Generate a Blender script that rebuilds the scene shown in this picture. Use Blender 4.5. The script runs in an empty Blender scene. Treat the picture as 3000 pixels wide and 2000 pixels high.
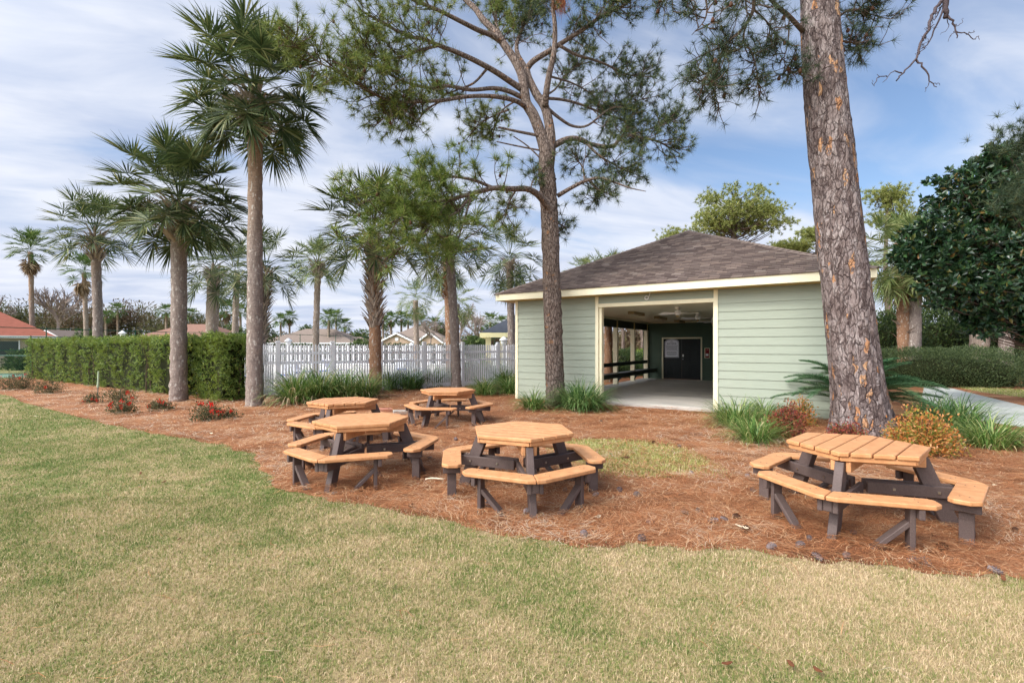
import bpy, math, random
import numpy as np
from mathutils import Vector, Matrix
R_ = math.radians
rng = np.random.default_rng(7)
random.seed(7)
SC = bpy.context.scene
COL = SC.collection

# ------------------------------------------------------------------ camera model
F, CXP, YH, H = 1400.0, 1500.0, 1014.0, 1.77       # focal length in photo pixels, centre column, horizon row, eye height
def X_(px, Y): return (px - CXP) * Y / F
def Z_(py, Y): return H - (py - YH) * Y / F
def G(px, py):
    Y = F * H / (py - YH)
    return X_(px, Y), Y

# ------------------------------------------------------------------ object helpers
def props(o, label=None, cat=None, group=None, kind=None):
    if label: o['label'] = label
    if cat: o['category'] = cat
    if group: o['group'] = group
    if kind: o['kind'] = kind
    return o
def thing(name, label, cat, loc=(0, 0, 0), rz=0.0, group=None):
    o = bpy.data.objects.new(name, None)
    COL.objects.link(o)
    o.location = loc
    o.rotation_euler = (0, 0, rz)
    o.empty_display_size = 0.2
    return props(o, label, cat, group)
def mobj(name, V, Fs, mat, parent=None, smooth=False, uv=None, loc=None, mats=None, midx=None):
    """V (n,3); Fs: list of int arrays (m,k)"""
    V = np.asarray(V, np.float32).reshape(-1, 3)
    me = bpy.data.meshes.new(name)
    Fs = [np.asarray(f, np.int32) for f in Fs if len(f)]
    me.vertices.add(len(V))
    me.vertices.foreach_set('co', V.ravel())
    loops = np.concatenate([f.ravel() for f in Fs])
    tot = np.concatenate([np.full(len(f), f.shape[1], np.int32) for f in Fs])
    st = np.concatenate([[0], np.cumsum(tot)[:-1]]).astype(np.int32)
    me.loops.add(len(loops))
    me.loops.foreach_set('vertex_index', loops)
    me.polygons.add(len(tot))
    me.polygons.foreach_set('loop_start', st)
    me.polygons.foreach_set('loop_total', tot)
    me.polygons.foreach_set('use_smooth', np.full(len(tot), bool(smooth)))
    if uv is not None:
        l = me.uv_layers.new(name='UVMap')
        l.data.foreach_set('uv', np.asarray(uv, np.float32)[loops].ravel())
    me.update(calc_edges=True)
    for m in (mats or [mat]): me.materials.append(m)
    if midx is not None: me.polygons.foreach_set('material_index', np.asarray(midx, np.int32))
    o = bpy.data.objects.new(name, me)
    COL.objects.link(o)
    if parent is not None: o.parent = parent
    if loc is not None: o.location = loc
    return o
def copy_tree(o, parent=None):
    c = o.copy()
    COL.objects.link(c)
    if parent is not None: c.parent = parent
    for ch in list(o.children): copy_tree(ch, c)
    return c
def bevel(o, w=0.006, seg=2):
    m = o.modifiers.new('edge', 'BEVEL')
    m.width = w; m.segments = seg; m.limit_method = 'ANGLE'
    return o

class B:
    """collects simple solids into one mesh"""
    def __init__(s): s.v = []; s.f3 = []; s.f4 = []; s.fn = []; s.n = 0
    def add(s, V, F):
        V = np.asarray(V, float).reshape(-1, 3)
        for f in F:
            f = [i + s.n for i in f]
            (s.f3 if len(f) == 3 else s.f4 if len(f) == 4 else s.fn).append(f)
        s.v.append(V); s.n += len(V)
        return s
    def box(s, c, size, rz=0.0, M=None):
        x, y, z = [d / 2 for d in size]
        P = np.array([(-x,-y,-z),(x,-y,-z),(x,y,-z),(-x,y,-z),(-x,-y,z),(x,-y,z),(x,y,z),(-x,y,z)])
        if rz:
            a, b = math.cos(rz), math.sin(rz)
            P = P @ np.array([[a, b, 0], [-b, a, 0], [0, 0, 1]])
        if M is not None: P = P @ np.array(M).T
        P = P + np.array(c)
        return s.add(P, [(0,3,2,1),(4,5,6,7),(0,1,5,4),(1,2,6,5),(2,3,7,6),(3,0,4,7)])
    def bb(s, x0, x1, y0, y1, z0, z1):
        return s.box(((x0+x1)/2, (y0+y1)/2, (z0+z1)/2), (x1-x0, y1-y0, z1-z0))
    def prism(s, poly, z0, z1):
        n = len(poly)
        a = 0.5 * sum(poly[i][0]*poly[(i+1)%n][1] - poly[(i+1)%n][0]*poly[i][1] for i in range(n))
        if a < 0: poly = poly[::-1]
        P = [(x, y, z0) for x, y in poly] + [(x, y, z1) for x, y in poly]
        return s.add(P, [tuple(range(n))[::-1], tuple(range(n, 2*n))] + [(i, (i+1)%n, n+(i+1)%n, n+i) for i in range(n)])
    def bar(s, p, q, w, h, up=(0, 0, 1)):
        """box along p->q, w across, h along up"""
        p, q = np.array(p, float), np.array(q, float)
        d = q - p; L = np.linalg.norm(d); d /= L
        x = np.cross(d, up); x /= np.linalg.norm(x)
        u = np.cross(x, d)
        M = np.stack([x, d, u], 1)
        return s.box((p+q)/2, (w, L, h), M=M)
    def tube(s, pts, rad, n=8, cap=True):
        V, F = tube(pts, rad, n)
        if cap: F = F + [tuple(range(n))[::-1], tuple(range(len(V)-n, len(V)))]
        return s.add(V, F)
    def lathe(s, c, prof, n=16):
        a = np.arange(n) * 2*math.pi/n
        V = [(c[0]+r*math.cos(t), c[1]+r*math.sin(t), c[2]+z) for r, z in prof for t in a]
        m = len(prof)
        F = [(j*n+i, j*n+(i+1)%n, (j+1)*n+(i+1)%n, (j+1)*n+i) for j in range(m-1) for i in range(n)]
        F += [tuple(range(n))[::-1], tuple(range((m-1)*n, m*n))]
        return s.add(V, F)
    def build(s, name, mat, parent=None, smooth=False, loc=None):
        V = np.concatenate(s.v)
        Fs = [np.array(s.f3, np.int32).reshape(-1, 3), np.array(s.f4, np.int32).reshape(-1, 4)]
        Fs += [np.array([f], np.int32) for f in s.fn]
        return mobj(name, V, Fs, mat, parent, smooth, loc=loc)

def frame_of(d):
    d = d / np.linalg.norm(d)
    a = np.array([0, 0, 1.0]) if abs(d[2]) < 0.9 else np.array([1.0, 0, 0])
    x = np.cross(a, d); x /= np.linalg.norm(x)
    return x, np.cross(d, x)
def tube(pts, rad, n=8):
    pts = np.asarray(pts, float); rad = np.broadcast_to(np.asarray(rad, float), (len(pts),))
    t = np.gradient(pts, axis=0)
    a = np.arange(n) * 2*math.pi/n
    V = []
    x, y = frame_of(t[0])
    for p, d, r in zip(pts, t, rad):
        d = d / (np.linalg.norm(d) + 1e-9)
        x = x - d * (x @ d); x /= np.linalg.norm(x) + 1e-9
        y = np.cross(d, x)
        V.append(p + r*(np.cos(a)[:, None]*x + np.sin(a)[:, None]*y))
    F = [(j*n+i, j*n+(i+1)%n, (j+1)*n+(i+1)%n, (j+1)*n+i) for j in range(len(pts)-1) for i in range(n)]
    return np.concatenate(V), F
def smooth_path(P, k=4):
    """Catmull-Rom resample"""
    P = np.asarray(P, float)
    Q = np.concatenate([[2*P[0]-P[1]], P, [2*P[-1]-P[-2]]])
    out = []
    for i in range(1, len(Q)-2):
        for t in np.arange(k)/k:
            a, b, c, d = Q[i-1], Q[i], Q[i+1], Q[i+2]
            out.append(0.5*((2*b)+(c-a)*t+(2*a-5*b+4*c-d)*t*t+(3*b-a-3*c+d)*t**3))
    out.append(P[-1])
    return np.array(out)
def unit(v): return v / (np.linalg.norm(v, axis=-1, keepdims=True) + 1e-9)
def rand_dir(n): return unit(rng.normal(size=(n, 3)))

# leaf clouds --------------------------------------------------------------
def needles(P, D, L, W):
    """thin triangles from P along D"""
    n = len(P)
    L = np.broadcast_to(L, (n,))[:, None]; W = np.broadcast_to(W, (n,))[:, None]
    S = unit(np.cross(D, rand_dir(n)))
    V = np.stack([P - S*W/2, P + S*W/2, P + D*L], 1).reshape(-1, 3)
    return V, np.arange(3*n).reshape(-1, 3)
def leaves(P, D, L, W, N=None, fold=0.25, mid=0.45):
    """rhombic folded leaves: base, side, tip, side"""
    n = len(P)
    L = np.broadcast_to(L, (n,))[:, None]; W = np.broadcast_to(W, (n,))[:, None]
    N = rand_dir(n) if N is None else N
    S = unit(np.cross(D, N)); U = np.cross(S, D)
    M = P + D*L*mid
    V = np.stack([P, M - S*W/2 + U*W*fold, P + D*L, M + S*W/2 + U*W*fold], 1).reshape(-1, 3)
    i = np.arange(n)[:, None]*4
    return V, np.concatenate([i + np.array([0, 1, 2]), i + np.array([0, 2, 3])])
def merge(parts):
    V = []; F = []; n = 0
    for v, f in parts:
        V.append(v); F.append(np.asarray(f) + n); n += len(v)
    return np.concatenate(V), np.concatenate(F)

# ------------------------------------------------------------------ materials
def lin(r, g, b):
    return tuple(((c/255)/12.92 if c/255 <= .04045 else (((c/255)+.055)/1.055)**2.4) for c in (r, g, b)) + (1.0,)
class NT:
    def __init__(s, name):
        s.m = bpy.data.materials.new(name); s.m.use_nodes = True
        s.t = s.m.node_tree; s.t.nodes.clear()
        s.out = s.t.nodes.new('ShaderNodeOutputMaterial')
    def n(s, typ, **kw):
        nd = s.t.nodes.new(typ)
        for k, v in kw.items():
            if k in nd.inputs.keys(): nd.inputs[k].default_value = v
            else: setattr(nd, k, v)
        return nd
    def l(s, a, b): s.t.links.new(a, b)
    def val(s, sock, v):
        if hasattr(v, 'is_linked') or hasattr(v, 'links'): s.l(v, sock)
        else: sock.default_value = v
    def math(s, op, a, b=0.0, c=0.0):
        nd = s.n('ShaderNodeMath', operation=op)
        for i, v in enumerate((a, b, c)): s.val(nd.inputs[i], v)
        return nd.outputs[0]
    def mix(s, f, a, b, mode='MIX'):
        nd = s.n('ShaderNodeMix', data_type='RGBA', blend_type=mode)
        s.val(nd.inputs[0], f); s.val(nd.inputs[6], a); s.val(nd.inputs[7], b)
        return nd.outputs[2]
    def ramp(s, f, stops):
        nd = s.n('ShaderNodeValToRGB')
        e = nd.color_ramp.elements
        while len(e) < len(stops): e.new(0.5)
        for el, (p, c) in zip(e, stops):
            el.position = p
            el.color = c if not isinstance(c, (int, float)) else (c, c, c, 1)
        s.val(nd.inputs[0], f)
        return nd.outputs[0]
    def noise(s, vec, scale, detail=3, rough=0.55, dist=0.0):
        nd = s.n('ShaderNodeTexNoise')
        nd.inputs['Scale'].default_value = scale; nd.inputs['Detail'].default_value = detail
        nd.inputs['Roughness'].default_value = rough; nd.inputs['Distortion'].default_value = dist
        s.l(vec, nd.inputs['Vector'])
        return nd.outputs['Fac']
    def vor(s, vec, scale, feature='F1', rnd=1.0):
        nd = s.n('ShaderNodeTexVoronoi', feature=feature)
        nd.inputs['Scale'].default_value = scale
        nd.inputs['Randomness'].default_value = rnd
        s.l(vec, nd.inputs['Vector'])
        return nd
    def map(s, vec, scale=(1, 1, 1)):
        nd = s.n('ShaderNodeMapping')
        nd.inputs['Scale'].default_value = scale
        s.l(vec, nd.inputs['Vector'])
        return nd.outputs[0]
    @property
    def obj(s): return s.n('ShaderNodeTexCoord').outputs['Object']
    @property
    def pos(s): return s.n('ShaderNodeNewGeometry').outputs['Position']
    @property
    def isl(s): return s.n('ShaderNodeNewGeometry').outputs['Random Per Island']
    def bump(s, h, strength=0.3, dist=0.02):
        nd = s.n('ShaderNodeBump')
        nd.inputs['Strength'].default_value = strength; nd.inputs['Distance'].default_value = dist
        s.l(h, nd.inputs['Height'])
        return nd.outputs[0]
    def bsdf(s, col, rough=0.7, bump=None, spec=0.3, metal=0.0):
        p = s.n('ShaderNodeBsdfPrincipled')
        s.val(p.inputs['Base Color'], col); s.val(p.inputs['Roughness'], rough)
        p.inputs['Specular IOR Level'].default_value = spec
        p.inputs['Metallic'].default_value = metal
        if bump is not None: s.l(bump, p.inputs['Normal'])
        s.p = p
        return p.outputs[0]
    def done(s, sh):
        s.l(sh, s.out.inputs['Surface'])
        return s.m
def leaf_mat(name, stops, rough=0.55, trans=0.35, spec=0.25, patch=None, pscale=0.8):
    t = NT(name)
    c = t.ramp(t.isl, stops)
    if patch is not None:
        c = t.mix(t.ramp(t.noise(t.pos, pscale, 2), [(0.45, 0.0), (0.68, 1.0)]), c, patch)
    b = t.bsdf(c, rough, spec=spec)
    tr = t.n('ShaderNodeBsdfTranslucent')
    t.l(c, tr.inputs['Color'])
    mx = t.n('ShaderNodeMixShader'); mx.inputs[0].default_value = trans
    t.l(b, mx.inputs[1]); t.l(tr.outputs[0], mx.inputs[2])
    return t.done(mx.outputs[0])
def plain(name, col, rough=0.6, spec=0.3, var=0.12, scale=6.0, bump=0.0, metal=0.0, stretch=(1, 1, 1)):
    t = NT(name)
    n = t.noise(t.map(t.obj, stretch), scale, 4)
    k = t.ramp(n, [(0.25, (1-var, 1-var, 1-var, 1)), (0.75, (1+var*0.4, 1+var*0.4, 1+var*0.4, 1))])
    c = t.mix(1.0, col, k, 'MULTIPLY')
    bm = t.bump(t.noise(t.map(t.obj, stretch), scale*8, 3), bump, 0.004) if bump else None
    return t.done(t.bsdf(c, rough, bm, spec, metal))
M = {}
def lawn_color(t):
    P = t.pos
    n1 = t.noise(P, 0.42, 3); n2 = t.noise(P, 1.9, 3); 
    sx = t.n('ShaderNodeSeparateXYZ'); t.l(P, sx.inputs[0])
    # greener towards the left and the far strip, drier to the right, as the lawn grows
    g = t.math('MULTIPLY_ADD', sx.outputs[0], -0.030, 0.0)
    a = t.math('ADD', t.math('MULTIPLY', n1, 1.1), t.math('MULTIPLY', n2, 0.75))
    a = t.math('ADD', t.math('SUBTRACT', a, 0.59), t.math('MINIMUM', t.math('MAXIMUM', g, -0.09), 0.2))
    a = t.math('ADD', a, t.math('MULTIPLY', t.math('SUBTRACT', t.noise(P, 6.5, 3), 0.5), 0.55))
    return t.math('MULTIPLY_ADD', a, 1.05, 0.045)
def mk_materials():
    # grass blades
    t = NT('grass_blade')
    a = lawn_color(t)
    f = t.math('ADD', a, t.math('MULTIPLY', t.math('SUBTRACT', t.isl, 0.5), 1.05))
    c = t.ramp(f, [(0.0, lin(216,194,160)), (0.28, lin(194,174,134)), (0.48, lin(168,160,108)), (0.64, lin(142,148,84)), (0.85, lin(112,132,68)), (1.0, lin(90,116,54))])
    b = t.bsdf(c, 0.6, spec=0.2)
    tr = t.n('ShaderNodeBsdfTranslucent'); t.l(c, tr.inputs[0])
    mx = t.n('ShaderNodeMixShader'); mx.inputs[0].default_value = 0.3
    t.l(b, mx.inputs[1]); t.l(tr.outputs[0], mx.inputs[2])
    M['blade'] = t.done(mx.outputs[0])
    t = NT('lawn_soil')
    a = lawn_color(t)
    f = t.math('ADD', a, t.math('MULTIPLY', t.math('SUBTRACT', t.noise(t.pos, 38, 3), 0.5), 1.2))
    c = t.ramp(f, [(0.05, lin(166,144,112)), (0.4, lin(144,130,92)), (0.6, lin(112,116,68)), (0.9, lin(82,98,50))])
    M['lawn'] = t.done(t.bsdf(c, 0.9, t.bump(t.noise(t.pos, 60, 3), 0.6, 0.02), 0.1))
    t = NT('thin_grass_blade')
    c = t.ramp(t.isl, [(0.0, lin(206,190,148)), (0.35, lin(176,172,104)), (0.7, lin(146,156,84)), (1.0, lin(112,136,62))])
    M['blade2'] = t.done(t.bsdf(c, 0.6, spec=0.2))
    # pine straw
    t = NT('straw_needle')
    P = t.pos
    f = t.math('ADD', t.math('MULTIPLY', t.isl, 0.85), t.math('MULTIPLY', t.math('SUBTRACT', t.math('ADD', t.math('MULTIPLY', t.noise(P, 0.35, 2), 0.6), t.math('MULTIPLY', t.noise(P, 1.6, 4), 0.5)), 0.47), 1.5))
    sxx = t.n('ShaderNodeSeparateXYZ'); t.l(P, sxx.inputs[0])
    f = t.math('ADD', f, t.math('MINIMUM', t.math('MAXIMUM', t.math('MULTIPLY_ADD', sxx.outputs[0], -0.035, -0.14), 0.0), 0.22))     # older, bleached straw on the left
    c = t.ramp(f, [(0.0, lin(84,54,38)), (0.24, lin(142,88,56)), (0.50, lin(172,112,72)), (0.70, lin(186,136,94)), (0.86, lin(202,172,136)), (1.0, lin(194,180,160))])
    M['straw'] = t.done(t.bsdf(c, 0.65, spec=0.2))
    t = NT('straw_floor')
    P = t.pos
    f = t.math('ADD', t.noise(t.map(P, (1, 1, 1)), 30, 4, 0.7), t.math('MULTIPLY', t.math('SUBTRACT', t.noise(P, 0.9, 3), 0.45), 0.9))
    c = t.ramp(f, [(0.2, lin(84,56,42)), (0.45, lin(138,92,64)), (0.62, lin(164,114,80)), (0.85, lin(186,150,116))])
    M['bed'] = t.done(t.bsdf(c, 0.9, t.bump(t.noise(P, 45, 4), 0.7, 0.03), 0.1))
    # building
    def siding(name, col):
        t = NT(name)
        n = t.noise(t.map(t.obj, (0.5, 0.5, 6)), 5, 4)
        c = t.mix(1.0, col, t.ramp(n, [(0.3, 0.93), (0.7, 1.03)]), 'MULTIPLY')
        c = t.mix(t.ramp(t.noise(t.obj, 0.9, 4), [(0.55, 0.0), (0.8, 0.10)]), c, lin(150,150,120))
        M[name] = t.done(t.bsdf(c, 0.55, t.bump(t.noise(t.map(t.obj, (1, 1, 12)), 14, 3), 0.12, 0.004), 0.3))
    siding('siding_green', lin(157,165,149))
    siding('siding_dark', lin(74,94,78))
    M['trim'] = plain('trim_cream', lin(236,228,196), 0.5, var=0.06)
    M['ceil'] = plain('ceiling_cream', lin(214,212,186), 0.4, var=0.05)
    M['soffit'] = plain('soffit_tan', lin(206,188,132), 0.6, var=0.06)
    M['dkgreen'] = plain('dark_green_paint', lin(34,50,42), 0.45, var=0.1)
    M['door'] = plain('door_paint', lin(18,28,30), 0.4, var=0.08)
    M['white'] = plain('white_vinyl', lin(244,244,246), 0.45, var=0.04)
    M['metal'] = plain('brushed_metal', lin(200,200,200), 0.3, metal=1.0)
    t = NT('slab_concrete')
    n = t.noise(t.obj, 1.2, 5); n2 = t.noise(t.map(t.obj, (0.35, 2.2, 1)), 1.3, 4)
    c = t.mix(t.ramp(n2, [(0.42, 0.0), (0.7, 0.6)]), lin(196,190,180), lin(134,132,132))
    c = t.mix(1.0, c, t.ramp(n, [(0.3, 0.86), (0.7, 1.05)]), 'MULTIPLY')
    M['slab'] = t.done(t.bsdf(c, 0.5, t.bump(t.noise(t.obj, 60, 3), 0.15, 0.003), 0.3))
    t = NT('path_concrete')
    n = t.noise(t.pos, 0.8, 5); n3 = t.noise(t.pos, 25, 4)
    c = t.mix(t.ramp(n, [(0.35, 0.0), (0.7, 1.0)]), lin(168,172,168), lin(206,206,196))
    c = t.mix(1.0, c, t.ramp(n3, [(0.3, 0.82), (0.7, 1.06)]), 'MULTIPLY')
    M['path'] = t.done(t.bsdf(c, 0.8, t.bump(n3, 0.3, 0.01), 0.2))
    t = NT('roof_shingle')
    uv = t.n('ShaderNodeTexCoord').outputs['UV']
    sx = t.n('ShaderNodeSeparateXYZ'); t.l(uv, sx.inputs[0])
    row = t.math('FLOOR', sx.outputs[1])
    wn = t.n('ShaderNodeTexWhiteNoise', noise_dimensions='1D'); t.l(row, wn.inputs['W'])
    col_ = t.math('FLOOR', t.math('ADD', t.math('DIVIDE', sx.outputs[0], 0.27), t.math('MULTIPLY', wn.outputs[0], 7.0)))
    cb = t.n('ShaderNodeCombineXYZ'); t.l(row, cb.inputs[0]); t.l(col_, cb.inputs[1])
    w2 = t.n('ShaderNodeTexWhiteNoise', noise_dimensions='2D'); t.l(cb.outputs[0], w2.inputs['Vector'])
    c = t.ramp(w2.outputs[0], [(0.0, lin(84,72,68)), (0.35, lin(98,86,80)), (0.6, lin(108,95,89)), (0.85, lin(118,103,94)), (1.0, lin(130,118,110))])
    c = t.mix(1.0, c, t.ramp(t.noise(t.obj, 0.7, 4), [(0.3, 0.82), (0.7, 1.1)]), 'MULTIPLY')
    fx = t.math('FRACT', t.math('ADD', t.math('DIVIDE', sx.outputs[0], 0.27), t.math('MULTIPLY', wn.outputs[0], 7.0)))
    gap = t.math('LESS_THAN', fx, 0.035)
    c = t.mix(t.math('MULTIPLY', gap, 0.6), c, lin(40,34,32))
    M['shingle'] = t.done(t.bsdf(c, 0.9, t.bump(t.noise(t.obj, 90, 2), 0.4, 0.005), 0.1))
    # tables
    t = NT('table_board')
    n = t.noise(t.map(t.obj, (6, 6, 6)), 2.0, 5); n2 = t.noise(t.obj, 90, 2)
    c = t.ramp(n, [(0.25, lin(182,128,84)), (0.5, lin(200,144,98)), (0.8, lin(210,158,112))])
    c = t.mix(1.0, c, t.ramp(n2, [(0.3, 0.9), (0.7, 1.05)]), 'MULTIPLY')
    c = t.mix(t.ramp(t.noise(t.obj, 7, 5, 0.7), [(0.56, 0.0), (0.75, 0.4)]), c, lin(150,112,84))
    M['board'] = t.done(t.bsdf(c, 0.5, t.bump(n2, 0.1, 0.003), 0.35))
    t = NT('table_frame')
    n = t.noise(t.obj, 120, 3)
    c = t.ramp(t.math('ADD', t.math('MULTIPLY', n, 0.6), t.math('MULTIPLY', t.noise(t.obj, 6, 4), 0.4)), [(0.3, lin(74,62,58)), (0.55, lin(92,78,74)), (0.8, lin(112,99,95))])
    M['frame'] = t.done(t.bsdf(c, 0.6, t.bump(n, 0.2, 0.003), 0.3))
    # barks
    t = NT('pine_bark')
    o = t.obj
    wv = t.n('ShaderNodeVectorMath', operation='ADD')
    nz = t.n('ShaderNodeTexNoise'); nz.inputs['Scale'].default_value = 5; nz.inputs['Detail'].default_value = 3
    t.l(o, nz.inputs['Vector'])
    sc = t.n('ShaderNodeVectorMath', operation='SCALE'); t.l(nz.outputs['Color'], sc.inputs[0]); sc.inputs[3].default_value = 0.13
    t.l(o, wv.inputs[0]); t.l(sc.outputs[0], wv.inputs[1])
    mp = t.map(wv.outputs[0], (1, 1, 0.30))
    v1 = t.vor(mp, 12.5, 'DISTANCE_TO_EDGE')
    v2 = t.vor(mp, 24, 'DISTANCE_TO_EDGE'); v2c = t.vor(mp, 13, 'F1')
    sr = t.n('ShaderNodeSeparateColor'); t.l(v2c.outputs['Color'], sr.inputs[0])
    fine = t.noise(t.map(o, (1, 1, 0.35)), 26, 6, 0.72)
    c = t.ramp(t.math('ADD', t.math('MULTIPLY', sr.outputs[0], 0.35), t.math('MULTIPLY', fine, 0.85)),
               [(0.32, lin(78,66,64)), (0.5, lin(112,98,94)), (0.68, lin(142,128,124)), (0.9, lin(178,168,164))])
    sz = t.n('ShaderNodeSeparateXYZ'); t.l(o, sz.inputs[0])
    thr = t.math('ADD', 0.87, t.math('MULTIPLY', sz.outputs[2], 0.008))
    orange = t.math('MULTIPLY', t.math('GREATER_THAN', sr.outputs[1], thr), t.math('GREATER_THAN', t.noise(o, 14, 3), 0.42))
    c = t.mix(orange, c, t.mix(t.noise(o, 20, 3), lin(168,118,84), t.ramp(sr.outputs[2], [(0.0, lin(188,138,100)), (1.0, lin(216,182,144))])))
    brk = t.ramp(t.noise(o, 9, 4), [(0.38, 0.15), (0.6, 1.0)])
    crk = t.math('MULTIPLY', t.ramp(v1.outputs['Distance'], [(0.0, 1.0), (0.035, 0.6), (0.09, 0.0)]), t.math('ADD', 0.35, t.math('MULTIPLY', brk, 0.65)))
    crk2 = t.math('MULTIPLY', t.ramp(v2.outputs['Distance'], [(0.0, 0.8), (0.06, 0.0)]), brk)
    cr = t.math('MAXIMUM', crk, crk2)
    c = t.mix(cr, c, lin(58,46,46))
    hgt = t.math('ADD', t.math('ADD', t.math('MULTIPLY', t.math('SUBTRACT', 1.0, cr), 0.8), t.math('MULTIPLY', sr.outputs[0], 0.4)), t.math('MULTIPLY', fine, 0.7))
    M['pine'] = t.done(t.bsdf(c, 0.85, t.bump(hgt, 0.8, 0.05), 0.15))
    t = NT('pine_bark_small')
    o = t.map(t.obj, (1, 1, 0.35))
    v1 = t.vor(o, 16, 'DISTANCE_TO_EDGE'); n = t.noise(o, 26, 5, 0.7)
    c = t.ramp(n, [(0.25, lin(74,62,56)), (0.5, lin(128,112,102)), (0.75, lin(168,156,146))])
    c = t.mix(t.math('MULTIPLY', t.math('GREATER_THAN', t.noise(t.obj, 5, 3), 0.66), 0.5), c, lin(176,122,74))
    c = t.mix(t.ramp(v1.outputs['Distance'], [(0.0, 0.9), (0.08, 0.0)]), c, lin(58,46,42))
    M['pine2'] = t.done(t.bsdf(c, 0.9, t.bump(t.math('ADD', n, t.ramp(v1.outputs['Distance'], [(0, 0.0), (0.1, 1.0)])), 0.8, 0.03), 0.1))
    M['branch'] = plain('branch_bark', lin(96,80,70), 0.9, 0.1, 0.35, 12, 0.5)
    M['deadbranch'] = plain('dead_branch_bark', lin(84,74,76), 0.9, 0.1, 0.3, 12, 0.4)
    M['greytwig'] = plain('bare_twig_bark', lin(150,136,128), 0.9, 0.1, 0.2, 2)
    def palm_bark(name, a, b, cdark):
        t = NT(name)
        o = t.obj
        sx = t.n('ShaderNodeSeparateXYZ'); t.l(o, sx.inputs[0])
        zz = t.math('ADD', t.math('MULTIPLY', sx.outputs[2], 12.0), t.math('MULTIPLY', t.noise(o, 3.5, 4), 5.0))
        ring = t.math('ABSOLUTE', t.math('SUBTRACT', t.math('FRACT', zz), 0.5))
        n = t.noise(t.map(o, (9, 9, 3)), 2.6, 5, 0.65)
        c = t.ramp(n, [(0.25, a), (0.75, b)])
        c = t.mix(t.ramp(t.math('ADD', t.math('MULTIPLY', sx.outputs[2], 0.1), t.math('MULTIPLY', t.noise(o, 2, 3), 0.15)), [(0.52, 0.0), (0.78, 0.7)]), c, lin(156,126,100))
        c = t.mix(t.ramp(ring, [(0.0, 0.42), (0.16, 0.0)]), c, cdark)
        c = t.mix(t.ramp(t.noise(t.map(o, (3, 3, 1.2)), 5, 4), [(0.58, 0.0), (0.66, 0.85)]), c, lin(190,182,172))
        M[name] = t.done(t.bsdf(c, 0.9, t.bump(t.math('ADD', t.math('MULTIPLY', ring, 0.9), n), 0.5, 0.02), 0.1))
    palm_bark('palm_grey', lin(112,98,92), lin(162,148,138), lin(90,78,72))
    palm_bark('palm_red', lin(124,92,72), lin(168,132,104), lin(104,76,58))
    palm_bark('palm_pale', lin(132,116,104), lin(170,154,138), lin(110,94,84))
    M['boot'] = plain('boot_fibre', lin(168,152,138), 0.9, 0.1, 0.35, 9, 0.4)
    M['bootred'] = plain('boot_fibre_red', lin(140,100,74), 0.9, 0.1, 0.35, 9, 0.4)
    # foliage
    M['sabal'] = leaf_mat('sabal_frond', [(0, lin(54,70,42)), (0.5, lin(80,96,56)), (0.85, lin(112,122,74)), (1, lin(152,148,100))], 0.5, 0.3, 0.35)
    M['sabal2'] = leaf_mat('sabal_frond_light', [(0, lin(84,102,56)), (0.5, lin(116,132,76)), (0.9, lin(146,152,98)), (1, lin(176,168,120))], 0.5, 0.35, 0.3)
    M['washy'] = leaf_mat('fan_palm_frond', [(0, lin(62,88,44)), (0.6, lin(92,116,60)), (1, lin(126,138,80))], 0.5, 0.3, 0.3)
    M['skirt'] = leaf_mat('dead_frond', [(0, lin(118,94,70)), (0.5, lin(150,126,98)), (1, lin(178,158,130))], 0.8, 0.2, 0.1)
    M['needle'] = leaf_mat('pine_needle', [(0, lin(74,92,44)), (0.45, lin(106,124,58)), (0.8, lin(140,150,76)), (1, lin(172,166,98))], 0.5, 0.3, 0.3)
    M['needle_lit'] = leaf_mat('pine_needle_lit', [(0, lin(72,96,44)), (0.45, lin(106,128,58)), (0.8, lin(142,156,78)), (1, lin(176,174,106))], 0.45, 0.4, 0.3)  # brighter needle copy, front light on the low limb painted in
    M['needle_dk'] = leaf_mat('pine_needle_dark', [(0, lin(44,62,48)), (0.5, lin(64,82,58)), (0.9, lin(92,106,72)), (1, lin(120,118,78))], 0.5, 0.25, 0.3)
    M['needle_far'] = leaf_mat('far_pine_needle', [(0, lin(104,118,62)), (0.5, lin(142,150,82)), (1, lin(176,174,108))], 0.6, 0.35, 0.2)
    M['needle_dead'] = leaf_mat('dead_pine_needle', [(0, lin(150,84,52)), (1, lin(186,118,76))], 0.7, 0.3, 0.1)
    M['cone'] = plain('pine_cone_scale', lin(92,66,52), 0.8, 0.1, 0.4, 60)
    M['cone_grey'] = plain('pine_cone_weathered', lin(132,118,116), 0.8, 0.1, 0.45, 60)
    M['hedge'] = leaf_mat('hedge_leaf', [(0, lin(62,88,40)), (0.45, lin(106,134,58)), (0.8, lin(146,168,80)), (1, lin(182,190,102))], 0.4, 0.3, 0.4, patch=lin(122,138,52), pscale=1.3)
    M['yellow_leaf'] = leaf_mat('yellow_sprig_leaf', [(0, lin(136,146,44)), (0.6, lin(170,174,62)), (1, lin(196,192,92))], 0.45, 0.35, 0.3)
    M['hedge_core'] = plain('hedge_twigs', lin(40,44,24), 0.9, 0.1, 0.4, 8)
    M['magnolia'] = leaf_mat('magnolia_leaf', [(0, lin(30,52,34)), (0.6, lin(44,72,44)), (0.90, lin(62,90,48)), (0.96, lin(112,110,54)), (1, lin(120,88,50))], 0.30, 0.12, 0.5)
    M['shrub'] = leaf_mat('shrub_leaf', [(0, lin(42,58,34)), (0.5, lin(64,84,46)), (0.9, lin(92,110,60)), (1, lin(112,126,72))], 0.45, 0.25, 0.3)
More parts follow.
